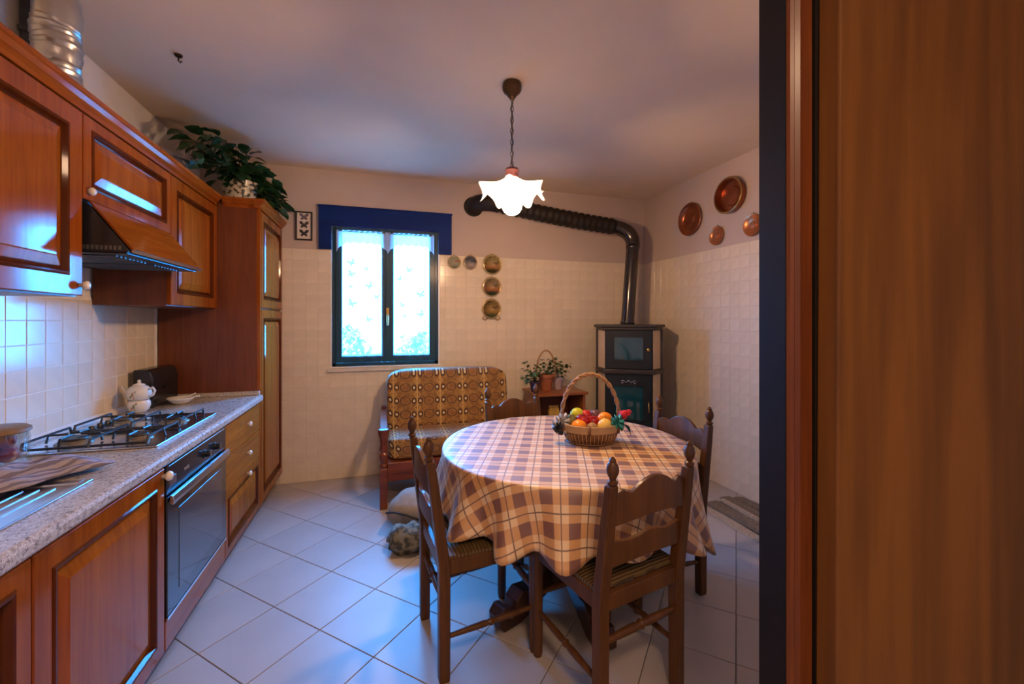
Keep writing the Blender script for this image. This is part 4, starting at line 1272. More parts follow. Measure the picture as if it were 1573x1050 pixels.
# ------------------------------------------------------------------ stove and flue
ST = thing('wood_stove', 'tall dark blue-black iron stove with beige side panels in the corner', 'stove', (2.265, 3.56, 0), R(-33))
def oct_poly(fw, ow, fy, my, by):
    return [(-fw, fy), (fw, fy), (ow, my), (ow, by), (-ow, by), (-ow, my)]
core = oct_poly(0.205, 0.25, -0.25, -0.10, 0.20)
MB().prism(core, 0.06, 1.325, 'xy').build('body', 'stove', ST, bevel=0.004)
top = MB()
top.prism(oct_poly(0.235, 0.318, -0.285, -0.13, 0.225), 1.325, 1.350, 'xy')
top.prism(oct_poly(0.222, 0.300, -0.270, -0.12, 0.215), 1.300, 1.3249, 'xy')
top.build('top_plate', 'stove_top', ST, bevel=0.004)
MB().prism(oct_poly(0.228, 0.305, -0.275, -0.12, 0.215), 0.905, 0.945, 'xy').build('middle_ledge', 'stove_top', ST, bevel=0.006)
MB().prism(oct_poly(0.228, 0.305, -0.275, -0.12, 0.215), 0.04, 0.10, 'xy').build('base_ledge', 'stove_top', ST, bevel=0.006)
for sx in (-1, 1):
    MB().box(sx * 0.288 - 0.012, sx * 0.288 + 0.012, -0.115, -0.09, 0.10, 1.300).build('corner_post', 'stove_top', ST, bevel=0.003)
    for z0, z1 in ((0.105, 0.900), (0.950, 1.295)):
        g = MB().prism([(sx * 0.212, -0.242), (sx * 0.280, -0.112), (sx * 0.270, -0.106), (sx * 0.205, -0.235)], z0, z1, 'xy')
        g.build('ceramic_panel', 'ceramic', ST)
    for by in (-0.2, 0.17):
        MB().box(sx * 0.19 - .02, sx * 0.19 + .02, by - .02, by + .02, 0.001, 0.06).build('foot', 'stove_top', ST)
def stove_door(z0, z1, x, gl0, gl1, gx, nm):
    g = MB()
    d0, d1 = -0.272, -0.2505
    g.box(-x, -gx, d0, d1, z0, z1); g.box(gx, x, d0, d1, z0, z1); g.box(-gx, gx, d0, d1, z0, gl0); g.box(-gx, gx, d0, d1, gl1, z1)
    o = g.build(nm, 'stove', ST)
    for a, c_ in (((-gx - .012, gx + .012), (gl1, gl1 + .012)), ((-gx - .012, gx + .012), (gl0 - .012, gl0))):
        MB().box(a[0], a[1], d0 - 0.006, d0, c_[0], c_[1]).build('moulding', 'stove', o)
    MB().box(-gx, gx, d0 + 0.008, d0 + 0.012, gl0, gl1).build('door_glass', 'stove_glass', o)
    return o
u = stove_door(0.955, 1.292, 0.195, 1.03, 1.235, 0.125, 'oven_door')
MB().lathe([(0.007, 0.272), (0.007, 0.290), (0.014, 0.296), (0.014, 0.306), (0.006, 0.310)], 14, (0.170, 0, 1.125), '-y').build('knob', 'brass', u, smooth='auto')
u = stove_door(0.42, 0.895, 0.195, 0.50, 0.80, 0.125, 'fire_door')
MB().tube([(0.172, -0.272, 0.66), (0.172, -0.302, 0.66), (0.172, -0.304, 0.60), (0.172, -0.302, 0.575)], 0.007, 8).build('handle', 'brass', u, smooth=True)
g = MB()
for s_ in (-1, 1):
    g.tube([(s_ * .02, -.274, .83), (s_ * .05, -.276, .85), (s_ * .075, -.276, .835), (s_ * .06, -.276, .82), (s_ * .045, -.276, .832)], 0.005, 6)
g.tube([(-.02, -.276, .83), (0, -.276, .85), (.02, -.276, .83)], 0.005, 6)
g.build('cast_scroll', 'steel', u, smooth=True)
g = MB().box(-0.195, 0.195, -0.268, -0.2505, 0.125, 0.395)
u = g.build('ash_drawer', 'stove', ST, bevel=0.004)
MB().tube([(-.06, -.268, .33), (-.06, -.29, .33), (.06, -.29, .33), (.06, -.268, .33)], 0.006, 8).build('handle', 'brass', u, smooth=True)

fp = thing('flue_pipe', 'dark stove pipe rising from the stove, bending along the back wall', 'pipe', (2.30, 3.62, 1.352))
B0 = Vector((2.297, 3.635, 1.352))
E0 = Vector((2.365, 3.645, 2.12))
MB().tube([B0, B0.lerp(E0, .5), E0], 0.063, 24).build('vertical_pipe', 'flue', fp, smooth='auto', world=True)
for z, nm in ((1.362, 'base_collar'), (2.10, 'upper_collar')):
    c_ = B0.lerp(E0, (z - 1.352) / .768)
    MB().lathe([(0.066, z - .01), (0.069, z - .004), (0.069, z + .014), (0.066, z + .02)], 24, (c_.x, c_.y, 0)).build('collar', 'flue', fp, smooth='auto', world=True)
A = Vector((2.365, 3.645, 2.12)); Bc = Vector((2.385, 3.66, 2.27)); Cc = Vector((2.20, 3.72, 2.312))
pts = [A * (1 - t) ** 2 + Bc * 2 * t * (1 - t) + Cc * t * t for t in [i / 14 for i in range(15)]]
MB().tube(pts, [0.066 + 0.006 * math.sin(PI * i / 14) + (0.002 if i % 2 else 0) for i in range(15)], 24).build('elbow', 'flue', fp, smooth=True, world=True)
D = Vector((1.02, 3.83, 2.475))
n_ = 76
pts = [Cc.lerp(D, i / n_) + Vector((0, 0, -0.012 * math.sin(PI * i / n_))) for i in range(n_ + 1)]
MB().tube(pts, [0.074 + (0.0055 if (i // 2) % 2 else -0.0035) for i in range(n_ + 1)], 22).build('flexible_pipe', 'flue_flex', fp, smooth=True, world=True)
P1 = Vector((0.86, 3.85, 2.495)); P2 = Vector((0.847, YB - 0.002, 2.478))
pts = [D * (1 - t) ** 2 + P1 * 2 * t * (1 - t) + P2 * t * t for t in [i / 16 for i in range(17)]]
MB().tube(pts, [0.076 + (0.002 if i % 2 else 0) for i in range(17)], 22).build('wall_elbow', 'flue_flex', fp, smooth=True, world=True)
MB().lathe([(0.078, 0.0), (0.094, 0.002), (0.094, 0.006), (0.078, 0.010)], 28, (P2.x, YB - 0.0008, P2.z), '-y').build('wall_rosette', 'flue_flex', fp, smooth='auto', world=True)

# ------------------------------------------------------------------ small settee
sf = thing('settee', 'small wooden settee with gold-brown patterned cushions, under the window', 'settee', (0, 0, 0))
sf.location = (0.0, 3.30, 0)
SW = 1.10
def soft(x0, x1, y0, y1, z0, z1, seg, bulge, name, parent, tilt=0.0):
    """upholstered block: subdivided box with softened, slightly swollen faces"""
    bm = bmesh.new()
    bmesh.ops.create_cube(bm, size=1.0)
    bmesh.ops.subdivide_edges(bm, edges=bm.edges[:], cuts=seg, use_grid_fill=True)
    for v in bm.verts:
        p = v.co * 2
        e = 0.16
        q = Vector([math.copysign(min(abs(c), 1.0), c) for c in p])
        k_ = [1 - bulge * (1 - q[1] ** 2 * 0) * (max(abs(q[(a + 1) % 3]), abs(q[(a + 2) % 3])) ** 6) for a in range(3)]
        for a in range(3):
            if abs(q[a]) > 0.99:
                q[a] *= k_[a]
        c = Vector(((x0 + x1) / 2 + q.x * (x1 - x0) / 2, (y0 + y1) / 2 + q.y * (y1 - y0) / 2, (z0 + z1) / 2 + q.z * (z1 - z0) / 2))
        c.y += tilt * (c.z - z0)
        v.co = c
    me = bpy.data.meshes.new(name)
    bm.to_mesh(me); bm.free()
    me.materials.append(M['sofa'])
    return place(me, name, parent, smooth=True, sub=1)
soft(0.04, SW, 0.34, 0.52, 0.44, 0.965, 8, 0.10, 'back_cushion', sf, 0.16)
soft(0.045, SW - 0.03, -0.01, 0.42, 0.33, 0.50, 8, 0.10, 'seat_cushion', sf)
for x in (-0.010, SW - 0.04):
    q = MB().box(x, x + 0.055, -0.055, 0.0, 0.005, 0.30).build('front_leg', 'sofa_wood', sf, bevel=0.004)
    MB().lathe([(0.026, 0.30), (0.031, 0.32), (0.022, 0.335), (0.030, 0.36), (0.032, 0.40), (0.021, 0.415), (0.031, 0.44), (0.024, 0.47), (0.030, 0.52), (0.040, 0.555), (0.040, 0.585), (0.022, 0.592)], 20, (x + 0.0275, -0.0275, 0)).build('turned_post', 'sofa_wood', sf, smooth='auto')
    g = MB().prism([(0.06 - 0.10, 0.560), (0.2, 0.585), (0.48, 0.60), (0.48, 0.635), (0.2, 0.615), (-0.04, 0.592)], x + 0.002, x + 0.055, 'yz')
    g.build('armrest', 'sofa_wood', sf, bevel=0.004)
    MB().box(x + 0.01, x + 0.05, 0.46, 0.52, 0.0, 0.66).build('rear_leg', 'sofa_wood', sf, bevel=0.004)
MB().box(0.045, SW - 0.04, -0.045, -0.015, 0.20, 0.335).build('front_rail', 'sofa_wood', sf, bevel=0.004)
MB().box(0.045, SW - 0.04, -0.050, -0.045, 0.255, 0.265).build('rail_bead', 'sofa_wood', sf)
for x in (0.0, SW - 0.03): MB().box(x, x + 0.03, 0.0, 0.46, 0.20, 0.33).build('side_rail', 'sofa_wood', sf, bevel=0.004)
MB().box(0.03, SW - 0.03, -0.01, 0.5, 0.315, 0.332).build('seat_board', 'sofa_wood', sf)

# sack and bundle on the floor in front of it
sk = thing('canvas_sack', 'slumped grey-beige canvas sack with black piping on the floor before the settee', 'sack', (0.24, 2.89, 0))
def sackfn(d):
    return 1 + 0.16 * noise.noise(d * 1.7 + Vector((3, 1, 2))) + 0.05 * noise.noise(d * 5)
g = MB().sphere((0, 0, 0.128), 0.20, 26, 18, (0.98, 0.80, 0.72), sackfn)
g.v = [(x, y, max(0.002, z)) for x, y, z in g.v]
g.build('sack_body', 'sack', sk, smooth=True)
g = MB()
pts = []
for i in range(28):
    a = R(150) + R(210) * i / 27
    d = Vector((math.cos(a), math.sin(a), 0.28 * math.sin(a * 2)))
    d.normalize()
    k_ = sackfn(d) * 0.203
    pts.append((d.x * k_ * .98, d.y * k_ * .80, max(.008, 0.128 + d.z * k_ * .72)))
g.tube(pts, 0.006, 6)
g.build('piping', 'piping', sk, smooth=True)
fb = thing('cloth_bundle', 'crumpled olive patterned cloth bundle on the floor in front of the canvas sack', 'bundle', (0.165, 2.64, 0))
def bfn(d): return 1 + 0.28 * noise.noise(d * 2.3 + Vector((7, 2, 2))) + 0.08 * noise.noise(d * 7)
g = MB().sphere((0, 0, 0.068), 0.125, 24, 16, (1.05, 0.78, 0.66), bfn)
g.v = [(x, y, max(0.002, z)) for x, y, z in g.v]
g.build('bundle_body', 'floral', fb, smooth=True)

# ------------------------------------------------------------------ side table with planters
sd = thing('side_table', 'small reddish wooden side table with an open shelf, between settee and stove', 'table', (1.56, 3.70, 0))
tb = dict(x0=-0.24, x1=0.24, y0=-0.16, y1=0.20)
MB().box(-0.255, 0.255, -0.185, 0.21, 0.708, 0.732).build('table_top', 'side_wood', sd, bevel=0.005)
for x in (-0.24, 0.215): MB().box(x, x + 0.025, -0.155, 0.195, 0.10, 0.7078).build('side_panel', 'side_wood', sd, bevel=0.002)
MB().box(-0.2148, 0.2148, 0.175, 0.194, 0.12, 0.7078).build('back_panel', 'cherry_dark', sd)
for z in (0.44, 0.12): MB().box(-0.2148, 0.2148, -0.15, 0.1748, z, z + 0.018).build('shelf', 'side_wood', sd)
for x in (-0.24, 0.205):
    for y in (-0.155, 0.16): MB().box(x, x + 0.035, y, y + 0.035, 0.0, 0.0998).build('leg', 'side_wood', sd)
yp = thing('packet', 'yellow packet standing on the shelf of the side table', 'packet', (1.53, 3.66, 0.458))
MB().prism([(-.05, 0), (.05, 0), (.052, .09), (.04, .125), (-.04, .12), (-.052, .09)], -0.02, 0.02, 'xz').build('packet_body', 'yellow_pack', yp, bevel=0.005)
MB().box(-.045, .045, -.004, .004, .12, .14).build('crimped_seal', 'yellow_pack', yp)

def pot(lbl, mt_, loc, r, h, hoop=False, ends=(), seed=1, plant=True):
    t_ = thing('potted_plant', lbl, 'plant', loc)
    MB().lathe([(r * .66, 0.0), (r * .70, 0.004), (r * .92, h * .78), (r * 1.04, h * .80), (r * 1.06, h * .97), (r, h), (r * .93, h), (r * .88, h * .86), (r * .1, h * .85)], 24).build('pot', mt_, t_, smooth='auto')
    MB().lathe([(r * .90, h * .86), (r * .5, h * .92), (r * .05, h * .93)], 14).build('soil', 'soil', t_, smooth=True)
    q = random.Random(seed)
    if plant:
        vines(t_, (0, 0, h * .9), ends, q, ['ivy', 'ivy', 'ivy_dark'], 9, 0.0018, 0.06, 0.022, 1.0, None, None, 0.6)
    if hoop:
        pts = []
        for i in range(25):
            a = PI * i / 24
            pts.append((0.10 * math.cos(a), 0.0, h * 0.70 + 0.265 * math.sin(a) ** 0.9))
        MB().tube(pts, [0.0075 + 0.0012 * (i % 2) for i in range(25)], 8).build('hoop_handle', 'wicker', t_, smooth=True)
    return t_
pot('ivy in a terracotta pot with a wicker hoop handle, on the side table', 'terracotta', (1.47, 3.70, 0.7325), 0.075, 0.155, True,
    [(.10, -.03, .27), (.16, -.02, .24), (.06, .04, .28), (.20, .02, .23), (.14, -.08, .20), (-.04, -.05, .24), (.11, .05, .30), (.18, -.06, .16)], 5)
pot('ivy in a dark purple pot, at the left end of the side table', 'purple_pot', (1.345, 3.66, 0.7325), 0.050, 0.100, False,
    [(-.10, -.03, .20), (-.06, .03, .26), (.0, -.05, .24), (.05, .02, .27), (-.13, .0, .14), (-.05, -.08, .18), (.03, -.06, .20), (-.10, -.06, .09)], 6)
pot('ivy in a pale lilac pot, behind the terracotta pot on the side table', 'lilac_pot', (1.61, 3.745, 0.7325), 0.052, 0.115, False,
    [(.03, .0, .24), (.09, -.02, .22), (-.04, .03, .25), (.06, .05, .20)], 8)

# ------------------------------------------------------------------ dining table and cloth
TX, TY, TZ = 0.908, 2.02, 0.752
dt = thing('dining_table', 'round dark wooden pedestal table with scrolled feet, under the plaid cloth', 'table', (TX, TY, 0))
MB().lathe([(0.55, TZ - 0.040), (0.60, TZ - 0.034), (0.618, TZ - 0.018), (0.612, TZ - 0.002), (0.60, TZ), (0.1, TZ)], 64).build('table_top', 'table_wood', dt, smooth='auto')
MB().lathe([(0.50, TZ - 0.10), (0.50, TZ - 0.041)], 48).build('apron', 'table_wood', dt, smooth='auto')
MB().lathe([(0.14, 0.10), (0.145, 0.14), (0.10, 0.17), (0.075, 0.22), (0.10, 0.30), (0.115, 0.38), (0.085, 0.46), (0.065, 0.52), (0.09, 0.56), (0.16, 0.62), (0.20, 0.651)], 28).build('pedestal', 'table_wood', dt, smooth='auto')
for a in (204, 268, 24, 88):
    prof = [(0.08, 0.10), (0.20, 0.055), (0.30, 0.015), (0.34, 0.002), (0.44, 0.002), (0.465, 0.03), (0.468, 0.075), (0.44, 0.105), (0.41, 0.10), (0.405, 0.08), (0.425, 0.07), (0.425, 0.05), (0.40, 0.045), (0.375, 0.07), (0.37, 0.11), (0.33, 0.14), (0.27, 0.13), (0.20, 0.17), (0.14, 0.26), (0.08, 0.30)]
    g = MB().prism(prof, -0.042, 0.042, 'xz')
    o = g.build('scroll_foot', 'table_wood', dt, bevel=0.006)
    o.rotation_euler = (0, 0, R(a))

cl = MB()
RT = 0.628
CZ = TZ + 0.004
vs_, fs, uv = [(0, 0, CZ)], [], [(0, 0)]
NA = 240
radii = [0.1, 0.2, 0.3, 0.4, 0.5, 0.57, 0.605]
rq = random.Random(4)
phs = [rq.uniform(0, 6.28) for _ in range(6)]
def drop_len(a):
    d = (a - R(-39) + PI) % (2 * PI) - PI
    d2 = (a - R(212) + PI) % (2 * PI) - PI
    d3 = (a - R(248) + PI) % (2 * PI) - PI
    return 0.252 + 0.17 * math.exp(-(d / R(17)) ** 2) + 0.012 * math.exp(-(d3 / R(22)) ** 2) + 0.012 * math.sin(5 * a + 1) + 0.016 * math.sin(16 * a + phs[0] + 0.5 * math.sin(3 * a))
def fold(a):
    return 0.55 * math.sin(16 * a + phs[0] + 0.5 * math.sin(3 * a)) + 0.32 * math.sin(21 * a + phs[1]) + 0.25 * math.sin(7 * a + phs[2])
rows = []
for r in radii:
    rows.append([(r * math.cos(2 * PI * i / NA), r * math.sin(2 * PI * i / NA), CZ, r) for i in range(NA)])
for (dr, dz, arc) in ((0.016, 0.0025, 0.017), (0.021, 0.009, 0.026)):
    rows.append([((0.605 + dr) * math.cos(2 * PI * i / NA), (0.605 + dr) * math.sin(2 * PI * i / NA), CZ - dz, 0.605 + arc) for i in range(NA)])
NDR = 13
for k in range(1, NDR + 1):
    f = k / NDR
    row = []
    for i in range(NA):
        a = 2 * PI * i / NA
        L = drop_len(a) - 0.02
        near = 0.0
        out = 0.012 * f + 0.030 * f * f + fold(a) * 0.062 * f ** 1.05
        r = 0.628 + max(-0.006 * f, out)
        z = CZ - 0.012 - L * f
        row.append((r * math.cos(a), r * math.sin(a), z, 0.632 + L * f))
    rows.append(row)
for row in rows:
    for i, (x, y, z, s_) in enumerate(row):
        a = 2 * PI * i / NA
        vs_.append((x, y, z)); uv.append((s_ * math.cos(a), s_ * math.sin(a)))
for i in range(NA):
    fs.append((0, 1 + i, 1 + (i + 1) % NA))
for k in range(len(rows) - 1):
    for i in range(NA):
        j_ = (i + 1) % NA
        b0, b1 = 1 + k * NA, 1 + (k + 1) * NA
        fs.append((b0 + i, b1 + i, b1 + j_, b0 + j_))
ca, sa = math.cos(R(23)), math.sin(R(23))
cl.v, cl.f = vs_, fs
cl.uv = {i: (u * ca - v * sa, u * sa + v * ca) for i, (u, v) in enumerate(uv)}
o = cl.build('tablecloth', 'plaid', None, smooth=True, solid=0.002, loc=(TX, TY, 0))
tag(o, 'orange and brown plaid vinyl tablecloth draped over the round dining table', 'tablecloth')

# ------------------------------------------------------------------ chairs
def make_chair(label, loc, rz):
    t_ = thing('ladder_back_chair', label, 'chair', (loc[0], loc[1], 0), R(rz), 'ladder back dining chairs')
    hw = 0.187
    def lean(z): return -0.062 * max(0, z - 0.44) / 0.48
    for sx in (-1, 1):
        g = MB()
        st = [(0.0, 0.019, 0.020), (0.02, 0.021, 0.021), (0.44, 0.022, 0.022), (0.60, 0.021, 0.020), (0.74, 0.020, 0.018), (0.845, 0.018, 0.016), (0.852, 0.012, 0.012)]
        rings = []
        for z, a, b_ in st:
            y = lean(z)
            x = sx * hw
            rings.append([(x - a, y - b_, z), (x + a, y - b_, z), (x + a, y + b_, z), (x - a, y + b_, z)])
        vs2 = [p for r_ in rings for p in r_]
        f2 = [(3, 2, 1, 0), tuple(4 * (len(rings) - 1) + i for i in range(4))]
        for k in range(len(rings) - 1):
            for i in range(4):
                j_ = (i + 1) % 4
                f2.append((4 * k + i, 4 * k + j_, 4 * k + 4 + j_, 4 * k + 4 + i))
        g.add(vs2, f2)
        post = g.build('rear_post', 'chair', t_, bevel=0.005)
        yt = lean(0.89)
        MB().lathe([(0.012, 0.850), (0.017, 0.855), (0.017, 0.862), (0.010, 0.868), (0.012, 0.874), (0.0185, 0.886), (0.021, 0.900), (0.018, 0.916), (0.011, 0.926), (0.012, 0.931), (0.006, 0.940), (0.002, 0.942)], 16, (sx * hw, yt, 0)).build('finial', 'chair', post, smooth='auto')
        MB().lathe([(0.017, 0.0), (0.021, 0.02), (0.021, 0.10), (0.0225, 0.40), (0.0225, 0.475), (0.018, 0.482)], 16, (sx * hw, 0.385, 0)).build('front_leg', 'chair', t_, smooth='auto')
    n = 25
    xs_ = [-hw + 0.018 + (2 * hw - 0.036) * i / (n - 1) for i in range(n)]
    def bow(u): return -0.022 * (1 - (2 * u - 1) ** 2)
    def slat(nm, tz, bz, ft, fb_):
        us = [i / (n - 1) for i in range(n)]
        top = [tz + ft(u) for u in us]; bot = [bz + fb_(u) for u in us]
        ys = [lean((tz + bz) / 2) + bow(u) - 0.008 for u in us]
        MB().slab_curve(top, bot, ys, xs_, 0.017).build(nm, 'chair', t_, bevel=0.003)
    def crest(u):
        d = abs(2 * u - 1)
        return 0.048 * math.cos(min(1, d / 0.62) * PI / 2) ** 0.8 + (0.016 * math.sin((d - 0.62) / 0.38 * PI) if d > 0.62 else 0) - 0.006
    slat('crest_slat', 0.812, 0.706, crest, lambda u: 0.020 * math.sin(PI * u))
    slat('lower_slat', 0.640, 0.560, lambda u: 0.016 * math.sin(PI * u) + 0.006 * math.cos(4 * PI * u), lambda u: 0.018 * math.sin(PI * u))
    for (x0, x1, y0, y1, nm) in ((-hw + .02, hw - .02, -0.014, 0.012, 'seat_rail'), (-hw + .02, hw - .02, 0.374, 0.398, 'seat_rail'), (-hw - .012, -hw + .012, 0.02, 0.365, 'seat_rail'), (hw - .012, hw + .012, 0.02, 0.365, 'seat_rail')):
        MB().box(x0, x1, y0, y1, 0.405, 0.462).build(nm, 'chair', t_, bevel=0.004)
    g = MB()
    sv, sf_ = [], []
    NS = 12
    for zt_ in (0, 1):
        for jx in range(NS + 1):
            for ix in range(NS + 1):
                u, v = ix / NS, jx / NS
                e = (4 * u * (1 - u)) * (4 * v * (1 - v))
                x = (u * 2 - 1) * (hw + 0.008)
                y = 0.012 + v * 0.392
                z = 0.463 + (0.013 + 0.010 * e ** 0.5 if zt_ else 0)
                sv.append((x, y, z))
    q = (NS + 1) ** 2
    for jx in range(NS):
        for ix in range(NS):
            a = jx * (NS + 1) + ix
            sf_.append((a, a + NS + 1, a + NS + 2, a + 1))
            sf_.append((q + a, q + a + 1, q + a + NS + 2, q + a + NS + 1))
    edge = [i for i in range(NS)] + [i * (NS + 1) + NS for i in range(NS)] + [NS * (NS + 1) + NS - i for i in range(NS)] + [(NS - i) * (NS + 1) for i in range(NS)]
    for i in range(len(edge)):
        a, b_ = edge[i], edge[(i + 1) % len(edge)]
        sf_.append((a, b_, q + b_, q + a))
    g.add(sv, sf_)
    g.build('seat', 'rush', t_, smooth='auto')
    def rung(p0, p1, r):
        p0, p1 = Vector(p0), Vector(p1)
        ts = [0, .08, .3, .42, .46, .5, .54, .58, .7, .92, 1]
        rs = [.75, .8, 1.0, 1.0, .8, 1.25, .8, 1.0, 1.0, .8, .75]
        MB().tube([p0.lerp(p1, t__) for t__ in ts], [r * k for k in rs], 10).build('stretcher', 'chair', t_, smooth='auto')
    rung((-hw + .02, 0, 0.300), (hw - .02, 0, 0.300), 0.0145)
    rung((-hw + .02, 0.385, 0.255), (hw - .02, 0.385, 0.255), 0.0145)
    for sx in (-1, 1):
        rung((sx * hw, 0.02, 0.165), (sx * hw, 0.366, 0.185), 0.0125)
    return t_
ch_a = make_chair('dark wooden ladder-back chair left of the table, seen side-on before the settee', (0.212, 1.825), -84.4)
ch_b = make_chair('dark wooden ladder-back chair nearest the viewer, its back turned to us', (0.885, 1.315), 12.5)
ch_c = make_chair('dark wooden ladder-back chair behind the table, between settee and fruit basket', (0.868, 2.715), -169)
ch_d = make_chair('dark wooden ladder-back chair right of the table, in front of the right wall', (1.535, 1.965), 94)

bg = thing('blue_bag', 'blue and white plastic bag on the floor, seen through the left chair', 'bag', (0.375, 2.60, 0))
def bagf(d): return 1 + 0.10 * noise.noise(d * 3) + 0.04 * noise.noise(d * 8)
g = MB().sphere((0, 0, 0.11), 0.115, 20, 14, (0.6, 0.75, 1.0), bagf)
g.v = [(x, y, max(0.001, z)) for x, y, z in g.v]
g.build('bag_body', 'bag_blue', bg, smooth=True)

# ------------------------------------------------------------------ fruit basket
BX, BY, BZ = 1.035, 1.985, CZ + 0.0015
bk = thing('fruit_basket', 'wicker basket with a tall twisted hoop handle standing on the tablecloth', 'basket', (BX, BY, BZ), R(-17))
EX, EY = 1.0, 0.82
def ell(r, a, z): return (r * EX * math.cos(a), r * EY * math.sin(a), z)
g = MB()
vs_, fs = [], []
pr = [(0.10, 0.003), (0.112, 0.006), (0.136, 0.055), (0.142, 0.082), (0.138, 0.082), (0.130, 0.055), (0.106, 0.010), (0.06, 0.008)]
N = 48
for r, z in pr:
    for i in range(N): vs_.append(ell(r, 2 * PI * i / N, z))
for k in range(len(pr) - 1):
    for i in range(N):
        i2 = (i + 1) % N
        fs.append((k * N + i, k * N + i2, (k + 1) * N + i2, (k + 1) * N + i))
fs.append(tuple(range(N))[::-1]); fs.append(tuple((len(pr) - 1) * N + i for i in range(N)))
g.add(vs_, fs)
g.build('basket_wall', 'wicker_d', bk, smooth='auto')
st = MB().tube([(0, 0, 0), (0, 0, 0)], 0.001, 6)
for i in range(84):
    a = 2 * PI * i / 84
    g = MB().tube([ell(0.116, a, 0.004), ell(0.132, a + 0.01, 0.035), ell(0.1405, a, 0.066)], 0.0036, 6)
    g.build('wicker_stake', 'wicker' if i % 2 else 'wicker_d', bk, smooth=True)
g = MB().tube([ell(0.119, 2 * PI * i / 48, 0.007) for i in range(48)], 0.006, 8, closed=True)
g.build('foot_ring', 'wicker_d', bk, smooth=True)
g = MB()
vs_, fs = [], []
for i in range(N):
    a = 2 * PI * i / N
    vs_ += [ell(0.1435, a, 0.062), ell(0.150, a, 0.066), ell(0.152, a, 0.100), ell(0.1455, a, 0.103)]
for i in range(N):
    a, b_ = 4 * i, 4 * ((i + 1) % N)
    for k in range(4):
        k2 = (k + 1) % 4
        fs.append((a + k, b_ + k, b_ + k2, a + k2))
g.add(vs_, fs)
g.build('rim_band', 'splint', bk, smooth='auto')
for a in (-100, -35, 200): 
    c_ = R(a)
    MB().tube([ell(0.153, c_, 0.062), ell(0.156, c_, 0.082), ell(0.153, c_, 0.104)], [0.007, 0.008, 0.007], 6).build('rim_binding', 'wicker_d', bk, smooth=True)
for s_ in (0, 1):
    pts = []
    for i in range(91):
        t = i / 90
        a = PI * t
        cx_, cz_ = 0.150 * math.cos(a), 0.085 + 0.262 * math.sin(a) ** 0.85
        tw = t * 46 + s_ * PI
        nx_, nz_ = math.cos(a), math.sin(a)
        pts.append((cx_ + 0.0055 * math.cos(tw) * nx_, 0.0055 * math.sin(tw), cz_ + 0.0055 * math.cos(tw) * nz_))
    MB().tube(pts, 0.0068, 7).build('handle_strand', 'wicker', bk, smooth=True)
MB().lathe([(0.134, 0.066), (0.10, 0.069), (0.02, 0.070)], 30).build('liner', 'linen', bk).scale = (1, EY, 1)
# artificial roses, ribbons tied to the basket
for (px, py, pz, s_) in ((0.168, -0.03, 0.148, 0.030), (0.158, 0.0, 0.120, 0.026)):
    g = MB()
    for k in range(9):
        a = k * 2.4
        rr_ = 0.006 + 0.0025 * k
        g.sphere((px + rr_ * math.cos(a), py + rr_ * math.sin(a), pz + 0.004 * (k % 3)), s_ * 0.5, 8, 6, (1, 0.6, 1.0))
    g.build('cloth_rose', 'rose', bk, smooth=True)['label'] = 'red cloth rose'
lf = leaf_mb(0.07, 0.026)
for (p, rz, rx) in (((0.165, -0.03, 0.10), -60, -0.8), ((0.170, -0.02, 0.09), -110, -1.0), ((0.16, 0.0, 0.13), 10, 0.2)):
    me = lf.data('rose_leaf'); me.materials.append(M['leaf'])
    o = place(me, 'rose_leaf', bk, smooth=True, loc=p, rot=(rx, 0, R(rz)))
def bow(name, mt, c, s_, lbl):
    g = MB()
    for k in range(7):
        a = k * 0.9
        d = Vector((math.cos(a), 0.4 * math.sin(2 * a), math.sin(a)))
        g.tube([Vector(c), Vector(c) + d * s_ + Vector((0, -0.01, 0.01)), Vector(c) + d * s_ * 0.9 + Vector((0.01, 0.004, -0.012)), Vector(c) + d * 0.2 * s_], [0.003, 0.011, 0.010, 0.003], 6)
    g.build(name, mt, bk, smooth=True)['label'] = lbl
bow('ribbon_bow', 'teal', (0.118, -0.075, 0.115), 0.030, 'teal ribbon bow')
bow('ribbon_bow', 'ribbon', (-0.160, -0.02, 0.085), 0.042, 'grey and black gauze ribbon bow')
bow('ribbon_bow', 'ribbon', (-0.150, -0.03, 0.110), 0.034, 'grey and black gauze ribbon bow')
bow('ribbon_tail', 'piping', (-0.172, -0.035, 0.078), 0.020, 'black ribbon end')

def w2(px, py):
    a = R(-17)
    return BX + px * math.cos(a) - py * math.sin(a), BY + px * math.sin(a) + py * math.cos(a)
FR = [('orange', 'orange', 'big orange at the front left of the basket', -0.068, -0.060, 0.090, 0.040, (1, 1, .92)),
      ('lemon', 'yellow', 'pale yellow lemon at the front right of the basket', 0.062, -0.062, 0.092, 0.038, (1, 1, 1.08)),
      ('peach', 'splint', 'small beige peach between the orange and the lemon', -0.002, -0.066, 0.086, 0.027, (1, 1, 1)),
      ('apple', 'red', 'red apple left of centre, on top of the pile', -0.042, -0.012, 0.116, 0.034, (1, 1, .95)),
      ('apple', 'red', 'red apple beside the lemon in the middle of the basket', 0.012, -0.014, 0.110, 0.031, (1, 1, .95)),
      ('lime', 'lime', 'yellow-green lime at the back left of the basket', -0.062, 0.044, 0.134, 0.031, (1.15, 1, 1)),
      ('orange', 'orange', 'orange at the right of the basket, behind the lemon', 0.076, 0.005, 0.116, 0.036, (1.1, 1, .95)),
      ('plum', 'plum', 'dark purple plum at the back centre of the basket', 0.035, 0.046, 0.128, 0.031, (1, 1, 1)),
      ('apple', 'red', 'dark red apple at the very back of the basket', -0.012, 0.052, 0.126, 0.030, (1, 1, .95)),
      ('pear', 'pear', 'olive green pear leaning on the left of the basket rim', -0.098, 0.000, 0.112, 0.030, (1, .9, 1.25))]
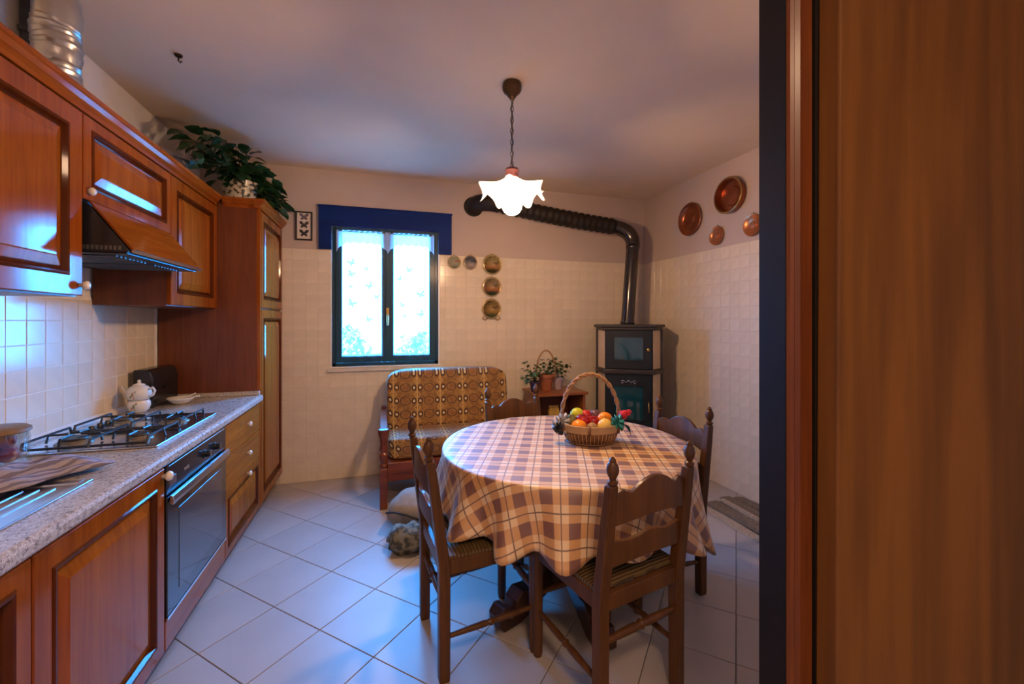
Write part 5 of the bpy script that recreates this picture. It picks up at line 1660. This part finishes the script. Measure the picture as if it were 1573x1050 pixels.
for nm, mt_, lbl, px, py, pz, r, sq in FR:
    x, y = w2(px, py)
    t_ = thing(nm, lbl, 'fruit', (x, y, BZ + pz - r), 0, 'fruit in the basket')
    def ff(d, nm=nm):
        k = 1.0
        if nm in ('apple', 'plum'): k -= 0.16 * max(0, d.z) ** 6
        if nm in ('lemon', 'lime'): k += 0.10 * abs(d.x) ** 14
        if nm == 'pear': k -= 0.22 * max(0, d.z) ** 1.5
        return k
    MB().sphere((0, 0, r), r, 18, 12, sq, ff).build('flesh', mt_, t_, smooth=True)
    MB().tube([(0, 0, 2 * r * sq[2] * .90), (0.003, 0, 2 * r * sq[2] * .90 + .012)], 0.0018, 5).build('stalk', 'bark', t_)

# ------------------------------------------------------------------ rug along the right wall
rg = thing('striped_rug', 'folded grey-brown striped runner rug on the floor along the right wall', 'rug', (2.45, 1.9, 0))
W_ = 0.42
lay = [(0.0, .075, 'rug_light', .010), (.075, .09, 'rug_dark', .006), (.09, .20, 'rug', .022), (.20, .212, 'rug_dark', .016), (.212, .252, 'rug_light', .030), (.252, .33, 'rug', .030), (.33, .342, 'rug_dark', .024), (.342, .42, 'rug', .034)]
for (a, b_, mt_, h_) in lay:
    g = MB()
    vs_, fs = [], []
    n = 26
    for i in range(n + 1):
        t = i / n
        y = -1.05 + t * (1.84 + 0.03 * math.sin(a * 30)) - (0.14 * (1 - a / .42) if t == 1 else 0) * 1.0
        hz = h_ + 0.003 * math.sin(t * 17 + a * 20) + (-h_ * 0.4 if i == n else 0)
        vs_ += [(-0.21 + a, y, 0.002), (-0.21 + a + 0.004, y, hz), (-0.21 + b_ - 0.002, y, hz), (-0.21 + b_, y, 0.002)]
    for i in range(n):
        for k in range(4):
            k2 = (k + 1) % 4
            fs.append((4 * i + k, 4 * i + 4 + k, 4 * i + 4 + k2, 4 * i + k2))
    fs += [(0, 1, 2, 3), (4 * n + 3, 4 * n + 2, 4 * n + 1, 4 * n)]
    g.add(vs_, fs)
    o = g.build('rug_stripe', mt_, rg, smooth='auto')
    o['label'] = {'rug': 'grey-brown stripe', 'rug_light': 'taupe stripe', 'rug_dark': 'charcoal stripe'}[mt_]
